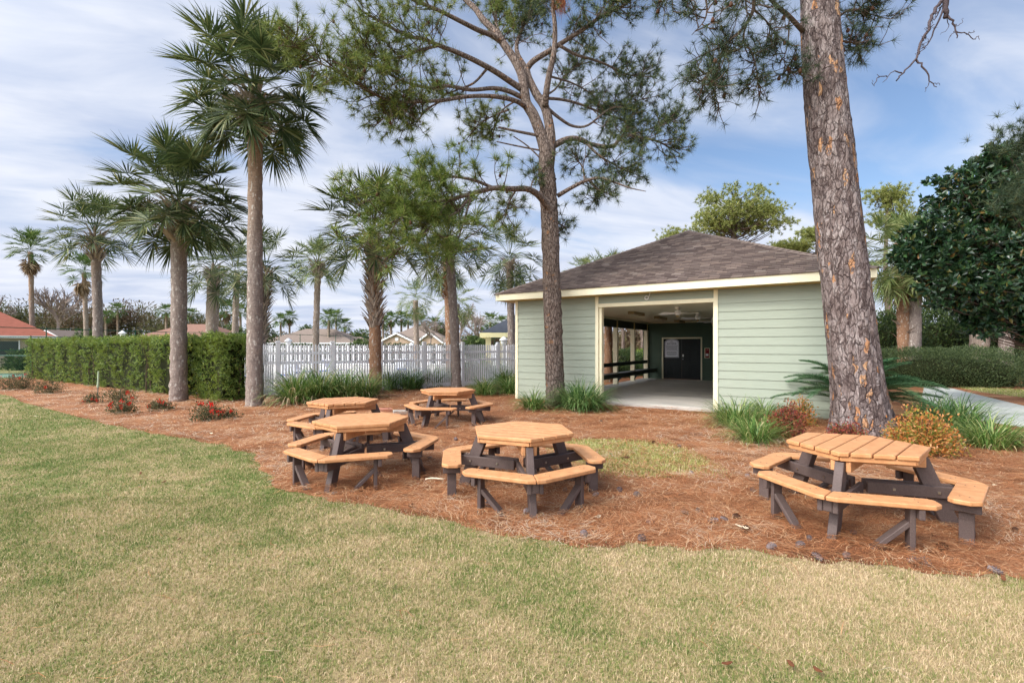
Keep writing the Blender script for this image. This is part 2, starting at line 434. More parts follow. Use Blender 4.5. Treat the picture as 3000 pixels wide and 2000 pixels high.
    M['clipped'] = leaf_mat('clipped_leaf', [(0, lin(50,66,40)), (0.5, lin(76,94,58)), (0.9, lin(104,118,74)), (1, lin(124,134,88))], 0.45, 0.25, 0.3)
    M['liriope'] = leaf_mat('liriope_blade', [(0, lin(58,92,40)), (0.4, lin(92,128,58)), (0.75, lin(138,162,86)), (0.92, lin(176,180,118)), (1, lin(200,182,136))], 0.4, 0.3, 0.35)
    M['liriope_dk'] = leaf_mat('liriope_blade_dark', [(0, lin(54,90,46)), (0.5, lin(90,126,66)), (0.9, lin(136,162,98)), (1, lin(176,166,120))], 0.4, 0.3, 0.35)
    M['dryblade'] = leaf_mat('dry_blade', [(0, lin(150,124,94)), (1, lin(200,182,150))], 0.8, 0.2, 0.1)
    M['sago'] = leaf_mat('sago_leaflet', [(0, lin(46,78,50)), (0.6, lin(70,110,70)), (1, lin(112,142,96))], 0.35, 0.2, 0.4)
    M['nandina_red'] = leaf_mat('nandina_red_leaf', [(0, lin(112,52,46)), (0.4, lin(150,74,64)), (0.7, lin(172,102,72)), (0.85, lin(112,112,56)), (1, lin(80,96,44))], 0.45, 0.3, 0.3)
    M['nandina_or'] = leaf_mat('nandina_orange_leaf', [(0, lin(178,104,56)), (0.3, lin(204,140,72)), (0.5, lin(208,152,104)), (0.62, lin(160,148,66)), (1, lin(88,112,46))], 0.45, 0.3, 0.3)
    M['rose_leaf'] = leaf_mat('rose_leaf', [(0, lin(62,74,46)), (0.55, lin(92,100,66)), (1, lin(136,112,84))], 0.6, 0.3, 0.2)
    M['rose'] = leaf_mat('rose_petal', [(0, lin(196,30,26)), (1, lin(232,62,44))], 0.6, 0.3, 0.2)
    M['wood_brown'] = leaf_mat('winter_twig_mass', [(0, lin(84,70,58)), (0.5, lin(122,100,84)), (0.8, lin(108,104,72)), (1, lin(146,128,112))], 0.8, 0.3, 0.1, patch=lin(84,96,56), pscale=0.09)
    M['wood_green'] = leaf_mat('far_green_leaf', [(0, lin(60,78,42)), (0.6, lin(88,106,60)), (1, lin(122,134,84))], 0.6, 0.3, 0.2)
    M['redroof'] = plain('red_tile_roof', lin(150,92,76), 0.8, 0.1, 0.25, 3, 0.3, stretch=(1, 1, 4))
    M['brownroof'] = plain('brown_tile_roof', lin(140,108,94), 0.85, 0.1, 0.2, 3, 0.3, stretch=(1, 1, 4))
    M['greyroof'] = plain('grey_brown_roof', lin(134,120,110), 0.85, 0.1, 0.15, 3, 0.3, stretch=(1, 1, 4))
    M['slate'] = plain('slate_roof', lin(72,76,84), 0.8, 0.1, 0.2, 4, 0.3)
    M['stucco'] = plain('tan_stucco', lin(196,170,148), 0.9, 0.1, 0.08, 4)
    M['stucco2'] = plain('grey_stucco', lin(180,164,142), 0.9, 0.1, 0.08, 4)
    M['stucco3'] = plain('pale_green_stucco', lin(170,186,156), 0.9, 0.1, 0.08, 4)
    M['yellow'] = plain('pale_yellow_paint', lin(236,226,176), 0.6, 0.2, 0.06, 3)
    M['darkglass'] = plain('dark_window', lin(44,50,52), 0.15, 0.5, 0.05)
    M['courtgreen'] = plain('court_green', lin(112,138,118), 0.8, 0.1, 0.1, 1)
    M['linkgreen'] = plain('green_vinyl_link', lin(36,84,66), 0.5, 0.3, 0.1)
    M['deck'] = plain('pool_deck', lin(200,196,188), 0.8, 0.2, 0.1, 0.6)
    M['blue'] = plain('blue_strap', lin(52,88,170), 0.6, 0.3, 0.05)
    M['steel'] = plain('galvanized_stake', lin(120,116,108), 0.6, 0.3, 0.2, 8)
    M['sign_face'] = plain('sign_face', lin(226,228,236), 0.4, 0.3, 0.03)
    M['ink'] = plain('sign_ink', lin(84,88,100), 0.6, 0.2, 0.02)
    M['red'] = plain('extinguisher_red', lin(150,22,22), 0.3, 0.5, 0.05)
    M['fixture'] = plain('fixture_lens', lin(150,132,96), 0.4, 0.3, 0.08)
    M['stone'] = plain('pale_stone', lin(176,168,158), 0.9, 0.1, 0.3, 20, 0.4)
    M['brick'] = plain('pink_brick', lin(190,132,112), 0.9, 0.1, 0.15, 12, 0.3)
    M['leaf_dry'] = plain('dry_leaf', lin(112,70,46), 0.7, 0.2, 0.3, 40)
    M['litter'] = plain('pale_leaf', lin(226,212,184), 0.7, 0.2, 0.1, 40)
mk_materials()

# ------------------------------------------------------------------ camera, light, sky
cam = bpy.data.cameras.new('camera'); co = bpy.data.objects.new('camera', cam); COL.objects.link(co)
co.location = (0, 0, H); co.rotation_euler = (R_(90), 0, 0)
cam.sensor_width = 36; cam.lens = 36 * F / 3000
cam.shift_y = (YH - 1000) / 3000
cam.clip_start = 0.05; cam.clip_end = 3000
SC.camera = co
FILL_GLOW = 58.0
SUN = np.array([-0.600, -0.397, 0.695])           # direction towards the sun
sl = bpy.data.lights.new('sun', 'SUN'); so = bpy.data.objects.new('sun', sl); COL.objects.link(so)
sl.energy = 1.5; sl.angle = R_(6.0); sl.color = (1.0, 0.955, 0.89)
so.rotation_euler = Vector(-SUN).to_track_quat('-Z', 'Y').to_euler()
w = bpy.data.worlds.new('World'); SC.world = w; w.use_nodes = True
t = w.node_tree; t.nodes.clear()
class WT(NT):
    def __init__(s, tree): s.t = tree
k = WT(t)
wo = t.nodes.new('ShaderNodeOutputWorld'); bg = t.nodes.new('ShaderNodeBackground')
sky = t.nodes.new('ShaderNodeTexSky'); sky.sky_type = 'NISHITA'; sky.sun_disc = False
sky.sun_elevation = math.asin(SUN[2]); sky.sun_rotation = math.atan2(SUN[0], SUN[1])
sky.air_density = 1.0; sky.dust_density = 1.0; sky.ozone_density = 2.0
g = t.nodes.new('ShaderNodeTexCoord').outputs['Generated']
sx = t.nodes.new('ShaderNodeSeparateXYZ'); k.l(g, sx.inputs[0])
zc = k.math('ADD', k.math('MAXIMUM', sx.outputs[2], 0.0), 0.16)
cb = t.nodes.new('ShaderNodeCombineXYZ')
px_ = k.math('DIVIDE', sx.outputs[0], zc); py_ = k.math('DIVIDE', sx.outputs[1], zc)
# streaks of thin cloud run across the view, thinner on the right
k.l(k.math('ADD', k.math('MULTIPLY', px_, 0.45), k.math('MULTIPLY', py_, 0.30)), cb.inputs[0])
k.l(k.math('ADD', k.math('MULTIPLY', py_, 1.1), k.math('MULTIPLY', px_, -0.45)), cb.inputs[1])
n1 = k.noise(cb.outputs[0], 1.0, 4, 0.5, 0.5); n2 = k.noise(cb.outputs[0], 2.4, 6, 0.55, 0.5)
den = k.math('ADD', k.math('MULTIPLY', n1, 0.75), k.math('MULTIPLY', n2, 0.35))
den = k.math('ADD', den, k.math('MULTIPLY', k.math('SUBTRACT', 0.34, sx.outputs[2]), 0.5))
den = k.math('SUBTRACT', den, k.math('MULTIPLY', k.math('MAXIMUM', sx.outputs[0], -0.2), 0.14))
cov = k.ramp(den, [(0.34, 0.04), (0.44, 0.36), (0.53, 0.84), (0.66, 1.0)])
shade = k.ramp(n2, [(0.3, (4.1, 4.75, 6.3, 1)), (0.62, (6.6, 6.9, 7.7, 1))])
blue = k.mix(1.0, sky.outputs[0], (1.30, 1.34, 1.38, 1), 'MULTIPLY')
skyc = k.mix(cov, blue, shade)
# fill glow added to the unseen sky round the sun, behind the viewer's left shoulder
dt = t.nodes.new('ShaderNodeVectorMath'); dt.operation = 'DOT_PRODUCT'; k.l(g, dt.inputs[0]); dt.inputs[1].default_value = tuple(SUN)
glow = k.math('MULTIPLY', k.math('POWER', k.math('MAXIMUM', dt.outputs['Value'], 0.0), 6.0), FILL_GLOW)
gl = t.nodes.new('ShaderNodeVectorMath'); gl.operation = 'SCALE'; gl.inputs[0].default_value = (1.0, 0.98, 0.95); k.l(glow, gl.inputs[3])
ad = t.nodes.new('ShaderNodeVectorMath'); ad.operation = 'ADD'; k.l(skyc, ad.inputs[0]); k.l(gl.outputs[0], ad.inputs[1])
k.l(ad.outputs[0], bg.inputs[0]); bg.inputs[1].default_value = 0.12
k.l(bg.outputs[0], wo.inputs[0])
SC.view_settings.view_transform = 'Standard'; SC.view_settings.look = 'None'
SC.view_settings.exposure = 0.16; SC.view_settings.gamma = 1.0
SC.cycles.max_bounces = 6; SC.cycles.diffuse_bounces = 3; SC.cycles.glossy_bounces = 2
SC.cycles.transmission_bounces = 3; SC.cycles.transparent_max_bounces = 6
SC.cycles.use_denoising = True
SC.cycles.sample_clamp_indirect = 6

# ------------------------------------------------------------------ ground
def sheet(name, poly, z, mat, kind='structure'):
    o = mobj(name, [(x, y, z) for x, y in poly], [[list(range(len(poly)))]], mat)
    return props(o, kind=kind)
def in_poly(P, poly):
    x, y = P[:, 0], P[:, 1]; c = np.zeros(len(P), bool); n = len(poly)
    for i in range(n):
        x0, y0 = poly[i]; x1, y1 = poly[(i+1) % n]
        if y0 == y1: continue
        s = ((y0 > y) != (y1 > y)) & (x < (x1-x0)*(y-y0)/(y1-y0)+x0)
        c ^= s
    return c
mobj_g = sheet('ground', [(-700, -60), (700, -60), (700, 1200), (-700, 1200)], 0.0, M['lawn'])
EDGE = [(0,1154),(166,1205),(383,1256),(500,1277),(612,1297),(700,1318),(752,1342),(772,1384),(842,1439),(920,1455),(1020,1470),(1212,1509),(1403,1547),(1531,1579),(1650,1593),(1786,1601),(1900,1600),(2041,1605),(2170,1614),(2296,1626),(2420,1641),(2551,1658),(2780,1680),(3000,1700),(3300,1726)]
edge = [G(*p) for p in EDGE]
ed = smooth_path([(x, y, 0) for x, y in edge], 6)
ed[:, 0] += 0.05*np.sin(ed[:, 1]*9) ; ed[:, 1] += 0.05*np.sin(ed[:, 0]*7) + 0.03*np.sin(ed[:, 0]*19)
BED = [(-27.5, 24.5), (-23, 21.0)] + [tuple(p[:2]) for p in ed] + [(10.5, 4.2), (16, 3.0), (21.5, -2.0), (27, 2), (30, 20), (30, 34), (4, 34), (0.2, 22.6), (-8.3, 16.9), (-12.5, 17.6), (-27.5, 27.5)]
sheet('pine_straw_bed', BED, 0.004, M['bed'])
PATHP = [G(2709,1127), G(2796,1139), G(2875,1159), G(3000,1189), (15.8, 11.0), (19.0, 7.0), (23.0, 1.0), (20.2, 0.0), (15.5, 6.6), G(3000,1252), G(2836,1228), G(2700,1165)]
sheet('path', PATHP, 0.008, M['path'])
STRIP = [G(2800,1133), G(2830,1133), G(3060,1146), (24, 15.0), G(3010,1166), G(2880,1150)]
sheet('grass_strip', STRIP, 0.008, M['lawn'])
sheet('pool_deck', [(-12.3, 17.9), (-8.2, 17.1), (0.1, 22.8), (4.6, 26.2), (4.6, 44), (-24, 44)], 0.012, M['deck'])
sheet('tennis_court', [(-60, 26.5), (-29, 26.5), (-27.2, 28.2), (-27.0, 30.5), (-60, 30.5)], 0.012, M['courtgreen'])
# bare grassy patch in the straw
GP = smooth_path([G(1760,1390)+(0,), G(1850,1395)+(0,), G(2000,1392)+(0,), G(2080,1375)+(0,), G(2040,1335)+(0,), G(1900,1300)+(0,), G(1750,1290)+(0,), G(1620,1300)+(0,), G(1640,1340)+(0,), G(1700,1375)+(0,)], 3)
PATCH = [tuple(p[:2]) for p in GP]

def blades_mesh(P, h, wd):
    """bent two-segment blades"""
    n = len(P)
    az = rng.uniform(0, 2*math.pi, n); tilt = np.abs(rng.normal(0.75, 0.4, n))
    dx = np.stack([np.cos(az), np.sin(az), np.zeros(n)], 1)
    sd = np.stack([-np.sin(az), np.cos(az), np.zeros(n)], 1)
    tw = rng.uniform(0, math.pi, n)[:, None]
    sd = sd*np.cos(tw) + dx*np.sin(tw)
    up = np.array([0, 0, 1.0])
    h = h[:, None]; wd = wd[:, None]; tl = tilt[:, None]
    m = P + up*h*0.55*np.cos(tl*0.5) + dx*h*0.55*np.sin(tl*0.5)
    e = m + up*h*0.55*np.cos(tl*1.6) + dx*h*0.55*np.sin(tl*1.6)
    V = np.stack([P - sd*wd/2, P + sd*wd/2, m + sd*wd*0.4, m - sd*wd*0.4, e], 1).reshape(-1, 3)
    i = np.arange(n)[:, None]*5
    return V, [i + np.array([0, 1, 2, 3]), i + np.array([3, 2, 4])]
def view_points(y0, y1, n, m=1.6, k=1.14):
    y = np.sqrt(rng.uniform(y0*y0, y1*y1, n)) if True else 0
    x = rng.uniform(-1, 1, n)*(k*y + m)
    return np.stack([x, y, np.zeros(n)], 1)
bedarr = BED
def lawn_blades():
    Ps = []; hs = []; ws = []
    for y0, y1, n, h, wd in ((1.7, 3.6, 150000, .030, .0040), (3.6, 5.6, 170000, .030, .0055), (5.6, 9, 120000, .031, .008), (9, 14, 70000, .04, .013), (14, 27, 60000, .045, .022)):
        P = view_points(y0, y1, n)
        j = P.copy(); j[:, :2] += rng.normal(0, 0.055, (n, 2))
        P = P[~in_poly(j, bedarr)]
        P = P[~((P[:, 0] > -9) & (P[:, 1] > 13))]
        Ps.append(P); hs.append(h*rng.uniform(0.55, 1.35, len(P))); ws.append(wd*rng.uniform(0.6, 1.3, len(P)))
    P = np.concatenate(Ps)
    V, Fs = blades_mesh(P, np.concatenate(hs), np.concatenate(ws))
    props(mobj('lawn_grass', V, Fs, M['blade']), 'short mown winter lawn, straw coloured with green patches', 'grass', kind='stuff')
    # thin green grass of the bare patch and of the strip beyond the path
    def fill(poly, n, h, wd, keep=0.06):
        a = np.array(poly); lo, hi = a.min(0)-0.1, a.max(0)+0.1
        P = np.concatenate([rng.uniform(lo, hi, (n, 2)), np.zeros((n, 1))], 1)
        j = P.copy(); j[:, :2] += rng.normal(0, keep, (n, 2))
        P = P[in_poly(j, poly)]
        return P, h*rng.uniform(.5, 1.4, len(P)), wd*rng.uniform(.6, 1.3, len(P))
    P, h, wd = fill(PATCH, 30000, .05, .009, 0.26)
    V, Fs = blades_mesh(P, h, wd)
    props(mobj('thin_grass', V, Fs, M['blade2']), 'thin grass growing in a bare patch of the pine straw behind the centre table', 'grass', kind='stuff')
    P, h, wd = fill(STRIP, 16000, .07, .02)
    V, Fs = blades_mesh(P, h, wd)
    props(mobj('strip_grass', V, Fs, M['blade2']), 'strip of grass between the concrete path and the clipped shrub', 'grass', kind='stuff')
lawn_blades()
def straw():
    Ps = []; Ls = []; Ws = []
    for y0, y1, n, L, wd in ((3.0, 5.5, 52000, .17, .0040), (5.5, 8, 52000, .18, .0058), (8, 12, 42000, .2, .009), (12, 19, 44000, .22, .013), (19, 27, 16000, .24, .02)):
        P = view_points(y0, y1, n)
        j = P.copy(); j[:, :2] += rng.normal(0, 0.06, (n, 2))
        q = in_poly(j, bedarr) & ~in_poly(P, PATHP) & ~(in_poly(P, PATCH) & (rng.random(n) < 0.5)) & ~in_poly(P, STRIP)
        # not inside the pavilion
        rel = P[:, :2] - np.array([.127, 16.2]); u = rel @ np.array([.8437, -.5368]); v = rel @ np.array([.5368, .8437])
        q &= ~((v > -0.03) & (u > -0.0))
        P = P[q]; Ps.append(P); Ls.append(L*rng.uniform(.55, 1.25, len(P))); Ws.append(wd*rng.uniform(.6, 1.3, len(P)))
    P = np.concatenate(Ps); L = np.concatenate(Ls)[:, None]; W = np.concatenate(Ws)[:, None]; n = len(P)
    Q = view_points(2.0, 7.5, 420); Q = Q[~in_poly(Q, bedarr)]
    Ps.append(Q); Ls.append(np.full(len(Q), .16)); Ws.append(np.full(len(Q), .0035)); nl_ = len(Q)
    P = np.concatenate(Ps); L = np.concatenate(Ls)[:, None]; W = np.concatenate(Ws)[:, None]; n = len(P)
    TT = []
    for tx, ty in ((0.125, 5.80), (3.575, 4.97), (-2.09, 6.65)):
        m_ = rng.normal(0, .24, (16, 2)); m_ = m_[np.hypot(*m_.T) < .42]; TT.append(np.concatenate([m_+np.array([tx, ty]), np.full((len(m_), 1), .7)], 1))
    TT = np.concatenate(TT); nt_ = len(TT)
    Ps.append(TT); Ls.append(np.full(nt_, .13)); Ws.append(np.full(nt_, .0035))
    P = np.concatenate(Ps); L = np.concatenate(Ls)[:, None]; W = np.concatenate(Ws)[:, None]; n = len(P)
    # strands lie in loose swirls
    az = rng.uniform(0, 2*math.pi, n)
    sw = 2.5*np.sin(P[:, 0]*1.7+0.6*np.sin(P[:, 1]*2.1)) + 2.0*np.sin(P[:, 1]*2.3+P[:, 0])
    al = rng.random(n) < 0.55
    az[al] = sw[al] + rng.normal(0, 0.5, al.sum())
    d = np.stack([np.cos(az), np.sin(az), rng.normal(0.02, 0.10, n)], 1); s = np.stack([-np.sin(az), np.cos(az), np.zeros(n)], 1)
    hump = 0.02 + 0.018*np.sin(P[:, 0]*2.9+1)*np.sin(P[:, 1]*2.4) + 0.012*np.sin(P[:, 0]*6.1)*np.sin(P[:, 1]*7.3)
    P[:, 2] = np.abs(hump)*1.5 + rng.uniform(0.004, 0.035, n); P[-nl_-nt_:-nt_, 2] = .03; P[-nt_:, 2] = .768; d[-nt_:, 2] = 0
    c = rng.normal(0, 0.16, n)[:, None]
    a = P - d*L/2; b = P + d*L/2; m = P + s*L*c + np.array([0, 0, 1])*0.006
    a[:, 2] = np.maximum(a[:, 2], .006); b[:, 2] = np.maximum(b[:, 2], .006)
    V = np.stack([a - s*W*.3, a + s*W*.3, m + s*W/2, m - s*W/2, b + s*W*.2, b - s*W*.2], 1).reshape(-1, 3)
    i = np.arange(n)[:, None]*6
    props(mobj('pine_straw', V, [i + np.array([0, 1, 2, 3]), i + np.array([3, 2, 4, 5])], M['straw']), 'loose reddish brown pine needles spread over the planting bed', 'pine straw', kind='stuff')
straw()

# ------------------------------------------------------------------ picnic tables
def pt(r, a): return (r*math.cos(R_(a)), r*math.sin(R_(a)))
def table_proto():
    root = thing('picnic_table', 'x', 'picnic table', group='hexagonal picnic tables on the pine straw')
    Rt, ZT = 0.645, 0.765
    ap = Rt*math.cos(math.pi/6)
    # seven planks clipped to the hexagon; plank direction along local y
    hexv = [pt(Rt, 30+60*i) for i in range(6)]
    def half(x):                                    # half length of the hexagon at x
        return (Rt*0.5) + (ap-abs(x))*math.tan(R_(30))
    b = B(); n = 7; wv = 2*ap/n; gap = 0.011
    for i in range(n):
        x0, x1 = -ap+i*wv+gap/2, -ap+(i+1)*wv-gap/2
        if x0 < 0 < x1: poly = [(x0, -half(x0)), (0, -half(0)), (x1, -half(x1)), (x1, half(x1)), (0, half(0)), (x0, half(x0))]
        else: poly = [(x0, -half(x0)), (x1, -half(x1)), (x1, half(x1)), (x0, half(x0))]
        b.prism(poly, ZT-0.042, ZT)
    bevel(b.build('tabletop', M['board'], root), 0.009, 3)
    # rim boards under the planks
    b = B()
    for i in range(6):
        p, q = pt(Rt-0.045, 30+60*i), pt(Rt-0.045, 90+60*i)
        b.bar((*p, ZT-0.042-0.024), (*q, ZT-0.042-0.024), 0.04, 0.044)
    o = b.build('rim', M['board'], root); bevel(o, 0.004, 1)
    for ang in (30, 150, 270):
        c, s = math.cos(R_(ang)), math.sin(R_(ang)); tx, ty = -s, c
        def P(r, t_, z): return (c*r+tx*t_, s*r+ty*t_, z)
        # pair of support boards under the top, and the spread leg they clamp
        bb = B()
        for sg in (-1, 1): bb.bar(P(0.05, sg*0.062, ZT-0.145), P(Rt-0.075, sg*0.062, ZT-0.145), 0.042, 0.10)
        bevel(bb.build('top_support', M['board'], root), 0.005, 1)
        lb = B()
        ra, rb = Rt-0.115, 0.80; hw, ht = 0.078, 0.038
        z1 = ZT-0.10
        k2 = (rb-ra)/z1
        Pq = []
        for z, r in ((-0.03, rb+0.03*k2), (z1, ra)):
            for t_ in (-ht, ht):
                for dr in (-hw, hw): Pq.append(P(r+dr, t_, z))
        lb.add(Pq, [(0,1,3,2), (4,6,7,5), (0,4,5,1), (2,3,7,6), (0,2,6,4), (1,5,7,3)])
        leg = bevel(lb.build('table_leg', M['frame'], root), 0.006, 2)
        bb = B()
        for sg in (-1, 1): bb.bar(P(0.075, sg*0.061, 0.335), P(0.995, sg*0.061, 0.335), 0.042, 0.115)
        bb.bar(P(0.88, 0, 0.335), P(0.99, 0, 0.335), 0.074, 0.105)
        beam = bevel(bb.build('seat_beam', M['frame'], root), 0.005, 1)
        for r_, z_ in ((0.67, 0.335), (0.30, 0.335)):
            for sg in (-1, 1): B().bar(P(r_, sg*0.081, z_), P(r_, sg*0.093, z_), 0.022, 0.022).build('bolt', M['metal'], beam)
        # the two seat boards of this bench, either side of the beam
        ai, ao, Z = 0.735, 0.96, 0.44
        for sg in (-1, 1):
            na = ang + sg*30                              # normal of this hexagon side
            nx, ny = math.cos(R_(na)), math.sin(R_(na)); ex, ey = -ny*sg, nx*sg
            def Q(a, e): return (nx*a+ex*e, ny*a+ey*e)
            # along-side coordinate measured from the middle of the side; the vertex (beam) is at negative e
            vi, vo = -ai*math.tan(R_(30))+0.004, -ao*math.tan(R_(30))+0.004
            e1 = vi + 0.755
            ch = 0.07
            poly = [Q(ai, vi), Q(ao-0.035, -(ao-0.035)*math.tan(R_(30))+0.004), Q(ao, vo+0.10), Q(ao, e1-ch), Q(ao-ch, e1), Q(ai+ch*0.6, e1), Q(ai, e1-ch*0.6)]
            sb = B(); sb.prism(poly, Z-0.042, Z)
            seat = bevel(sb.build('seat_board', M['board'], root), 0.010, 3)
            # screw heads
            ec = e1-0.16
            cl = B(); pa, pb = Q(ai+0.012, ec), Q(ao-0.012, ec)
            cl.bar((*pa, Z-0.042-0.048), (*pb, Z-0.042-0.048), 0.045, 0.09)
            bevel(cl.build('cleat', M['frame'], root), 0.005, 1)
            pl = B(); px0, py0 = Q((ai+ao)/2, ec-0.047)
            pl.box((px0, py0, 0.18), (0.105, 0.042, 0.43), rz=R_(na))
            post = bevel(pl.build('seat_leg', M['frame'], root), 0.005, 1)
            br = B(); p0 = Q((ai+ao)/2, ec-0.06); p1 = Q((ai+ao)/2, ec-0.33)
            br.bar((*p0, 0.255), (*p1, -0.01), 0.085, 0.04)
            bevel(br.build('brace', M['frame'], root), 0.004, 1)
            for e_ in (ec, vi+0.10):
                for a_ in (ai+0.07, ao-0.09): B().lathe((*Q(a_, e_), Z-0.002), [(0.007, 0), (0.006, 0.0035)], 8).build('screw', M['frame'], seat)
    return root
TB = [(0.125, 5.80, 156.6+90, 'honey coloured hexagonal picnic table standing alone in the middle, nearest the lawn'),
      (3.575, 4.97, 162.2+150, 'honey coloured hexagonal picnic table before the big pine trunk, its planks seen end on'),
      (-2.09, 6.65, 199.7+270, 'honey coloured hexagonal picnic table at the lawn corner, in front of another close behind it'),
      (-3.14, 8.91, 205.6+150, 'honey coloured hexagonal picnic table half hidden behind the nearer one, beside the tall grass clumps'),
      (-1.50, 11.15, 178.2+270, 'smallest looking picnic table, farthest back between the pine and the grass clumps')]
tp = table_proto()
for i, (x, y, a, lb) in enumerate(TB):
    o = tp if i == 0 else copy_tree(tp)
    o.location = (x, y, 0.0); o.rotation_euler = (0, 0, R_(a)); o['label'] = lb

# ------------------------------------------------------------------ pavilion (local x along the front, y into the depth)
PA = math.atan2(-0.5368, 0.8437)
LX, DY, ZE = 9.24, 11.2, 3.30
pav = thing('pavilion', 'pale green board sided park pavilion with brown shingle hip roof and open front bay', 'pavilion', (0.127, 16.2, 0), PA)
def lap(b, x0, x1, z0, z1, y, rev=0.222, s=-1):
    """lapped boards on a wall facing s*y"""
    z = z0
    while z < z1 - 0.02:
        zt = min(z+rev, z1)
        p, q = 0.022, 0.004
        V = [(x0, y+s*p, z), (x1, y+s*p, z), (x1, y+s*q, zt), (x0, y+s*q, zt), (x0, y+s*0.001, z), (x1, y+s*0.001, z)]
        F = [(0, 1, 2, 3), (4, 5, 1, 0)] if s < 0 else [(3, 2, 1, 0), (0, 1, 5, 4)]
        b.add(V, F)
        z += rev
def lapx(b, y0, y1, z0, z1, x, s=1, rev=0.222):
    z = z0
    while z < z1 - 0.02:
        zt = min(z+rev, z1); p, q = 0.022, 0.004
        V = [(x+s*p, y0, z), (x+s*p, y1, z), (x+s*q, y1, zt), (x+s*q, y0, zt), (x+s*.001, y0, z), (x+s*.001, y1, z)]
        F = [(0, 1, 2, 3), (4, 5, 1, 0)] if s > 0 else [(3, 2, 1, 0), (0, 1, 5, 4)]
        b.add(V, F); z += rev
OX0, OX1 = 2.99, 6.27
for x0, x1 in ((0.10, OX0-0.10), (OX1+0.11, LX-0.1)):
    b = B(); lap(b, x0, x1, 0.02, ZE-0.01, 0.0)
    b.bb(x0, x1, 0.0, 0.14, 0.0, ZE-0.005)
    b.build('front_wall', M['siding_green'], pav)
b = B(); lap(b, OX0, OX1, 3.06, ZE-0.01, 0.0, 0.19); b.bb(OX0, OX1, 0.0, 0.14, 2.96, ZE-0.005)
b.build('header_wall', M['siding_green'], pav)
def part(name, mat, boxes, bv=0.004):
    b = B()
    for q in boxes: b.bb(*q)
    o = b.build(name, M[mat] if isinstance(mat, str) else mat, pav)
    if bv: bevel(o, bv, 1)
    return o
part('corner_board', 'trim', [(0.0, 0.10, -0.036, 0.12, 0.0, ZE-0.012)])
part('corner_board', 'trim', [(LX-0.1, LX, -0.036, 0.12, 0.0, ZE-0.012)])
part('opening_jamb', 'trim', [(OX0-0.10, OX0-0.002, -0.038, 0.16, 0.0, ZE-0.013), (OX0-0.002, OX0+0.085, 0.03, 0.20, 0.10, 2.955)])
part('opening_jamb', 'trim', [(OX1+0.002, OX1+0.11, -0.038, 0.16, 0.0, ZE-0.013), (OX1-0.02, OX1+0.002, 0.03, 0.20, 0.10, 2.955)])
part('header_trim', 'trim', [(OX0-0.001, OX1+0.001, -0.035, 0.15, 2.955, 3.062)])
# floor slab
part('floor_slab', 'slab', [(0.9, LX-0.05, 0.155, DY, -0.05, 0.10), (OX0-0.09, OX1+0.05, -0.05, 0.156, -0.05, 0.10)], 0.01)
# side and rear walls
b = B(); b.bb(LX-0.14, LX-0.02, 0.14, DY+0.14, 0, ZE-0.02); lapx(b, 0.12, DY+0.1, 0.02, ZE-0.02, LX-0.02, 1)
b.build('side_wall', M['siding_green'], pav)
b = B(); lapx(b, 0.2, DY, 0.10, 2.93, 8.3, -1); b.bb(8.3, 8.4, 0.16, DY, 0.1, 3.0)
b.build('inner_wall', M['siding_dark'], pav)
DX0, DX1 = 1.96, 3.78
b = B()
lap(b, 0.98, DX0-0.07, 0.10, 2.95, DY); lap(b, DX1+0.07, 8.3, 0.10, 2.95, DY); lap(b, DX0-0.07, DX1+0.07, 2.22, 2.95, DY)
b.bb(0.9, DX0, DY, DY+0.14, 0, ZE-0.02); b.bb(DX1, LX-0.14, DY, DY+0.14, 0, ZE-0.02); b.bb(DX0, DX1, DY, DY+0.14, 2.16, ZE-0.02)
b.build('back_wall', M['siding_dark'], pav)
# double door with six raised panels a leaf
part('door_frame', 'trim', [(DX0-0.07, DX0, DY-0.03, DY+0.1, 0.1, 2.22), (DX1, DX1+0.07, DY-0.03, DY+0.1, 0.1, 2.22), (DX0, DX1, DY-0.03, DY+0.1, 2.15, 2.22)])
for i, (a, c) in enumerate(((DX0+0.004, 2.866), (2.874, DX1-0.004))):
    b = B(); b.bb(a, c, DY+0.0, DY+0.045, 0.11, 2.146)
    wd = (c-a-0.36)/2
    for px in (a+0.12, a+0.24+wd):
        for z0, z1 in ((0.30, 0.85), (1.02, 1.62), (1.76, 2.02)):
            b.bb(px, px+wd, DY-0.012, DY+0.001, z0, z1); b.bb(px+0.03, px+wd-0.03, DY-0.02, DY-0.011, z0+0.03, z1-0.03)
    d = bevel(b.build('door', M['door'], pav), 0.006, 1)
    if i == 1:
        h = B(); h.bb(a+0.035, a+0.095, DY-0.018, DY, 1.24, 1.36); h.lathe((a+0.065, DY-0.03, 1.12), [(0.0, -0.03), (0.03, -0.02), (0.034, 0), (0.03, 0.02), (0.0, 0.03)], 10)
        h.bb(a+0.055, a+0.075, DY-0.03, DY, 1.11, 1.13)
        h.build('handle', M['metal'], d)
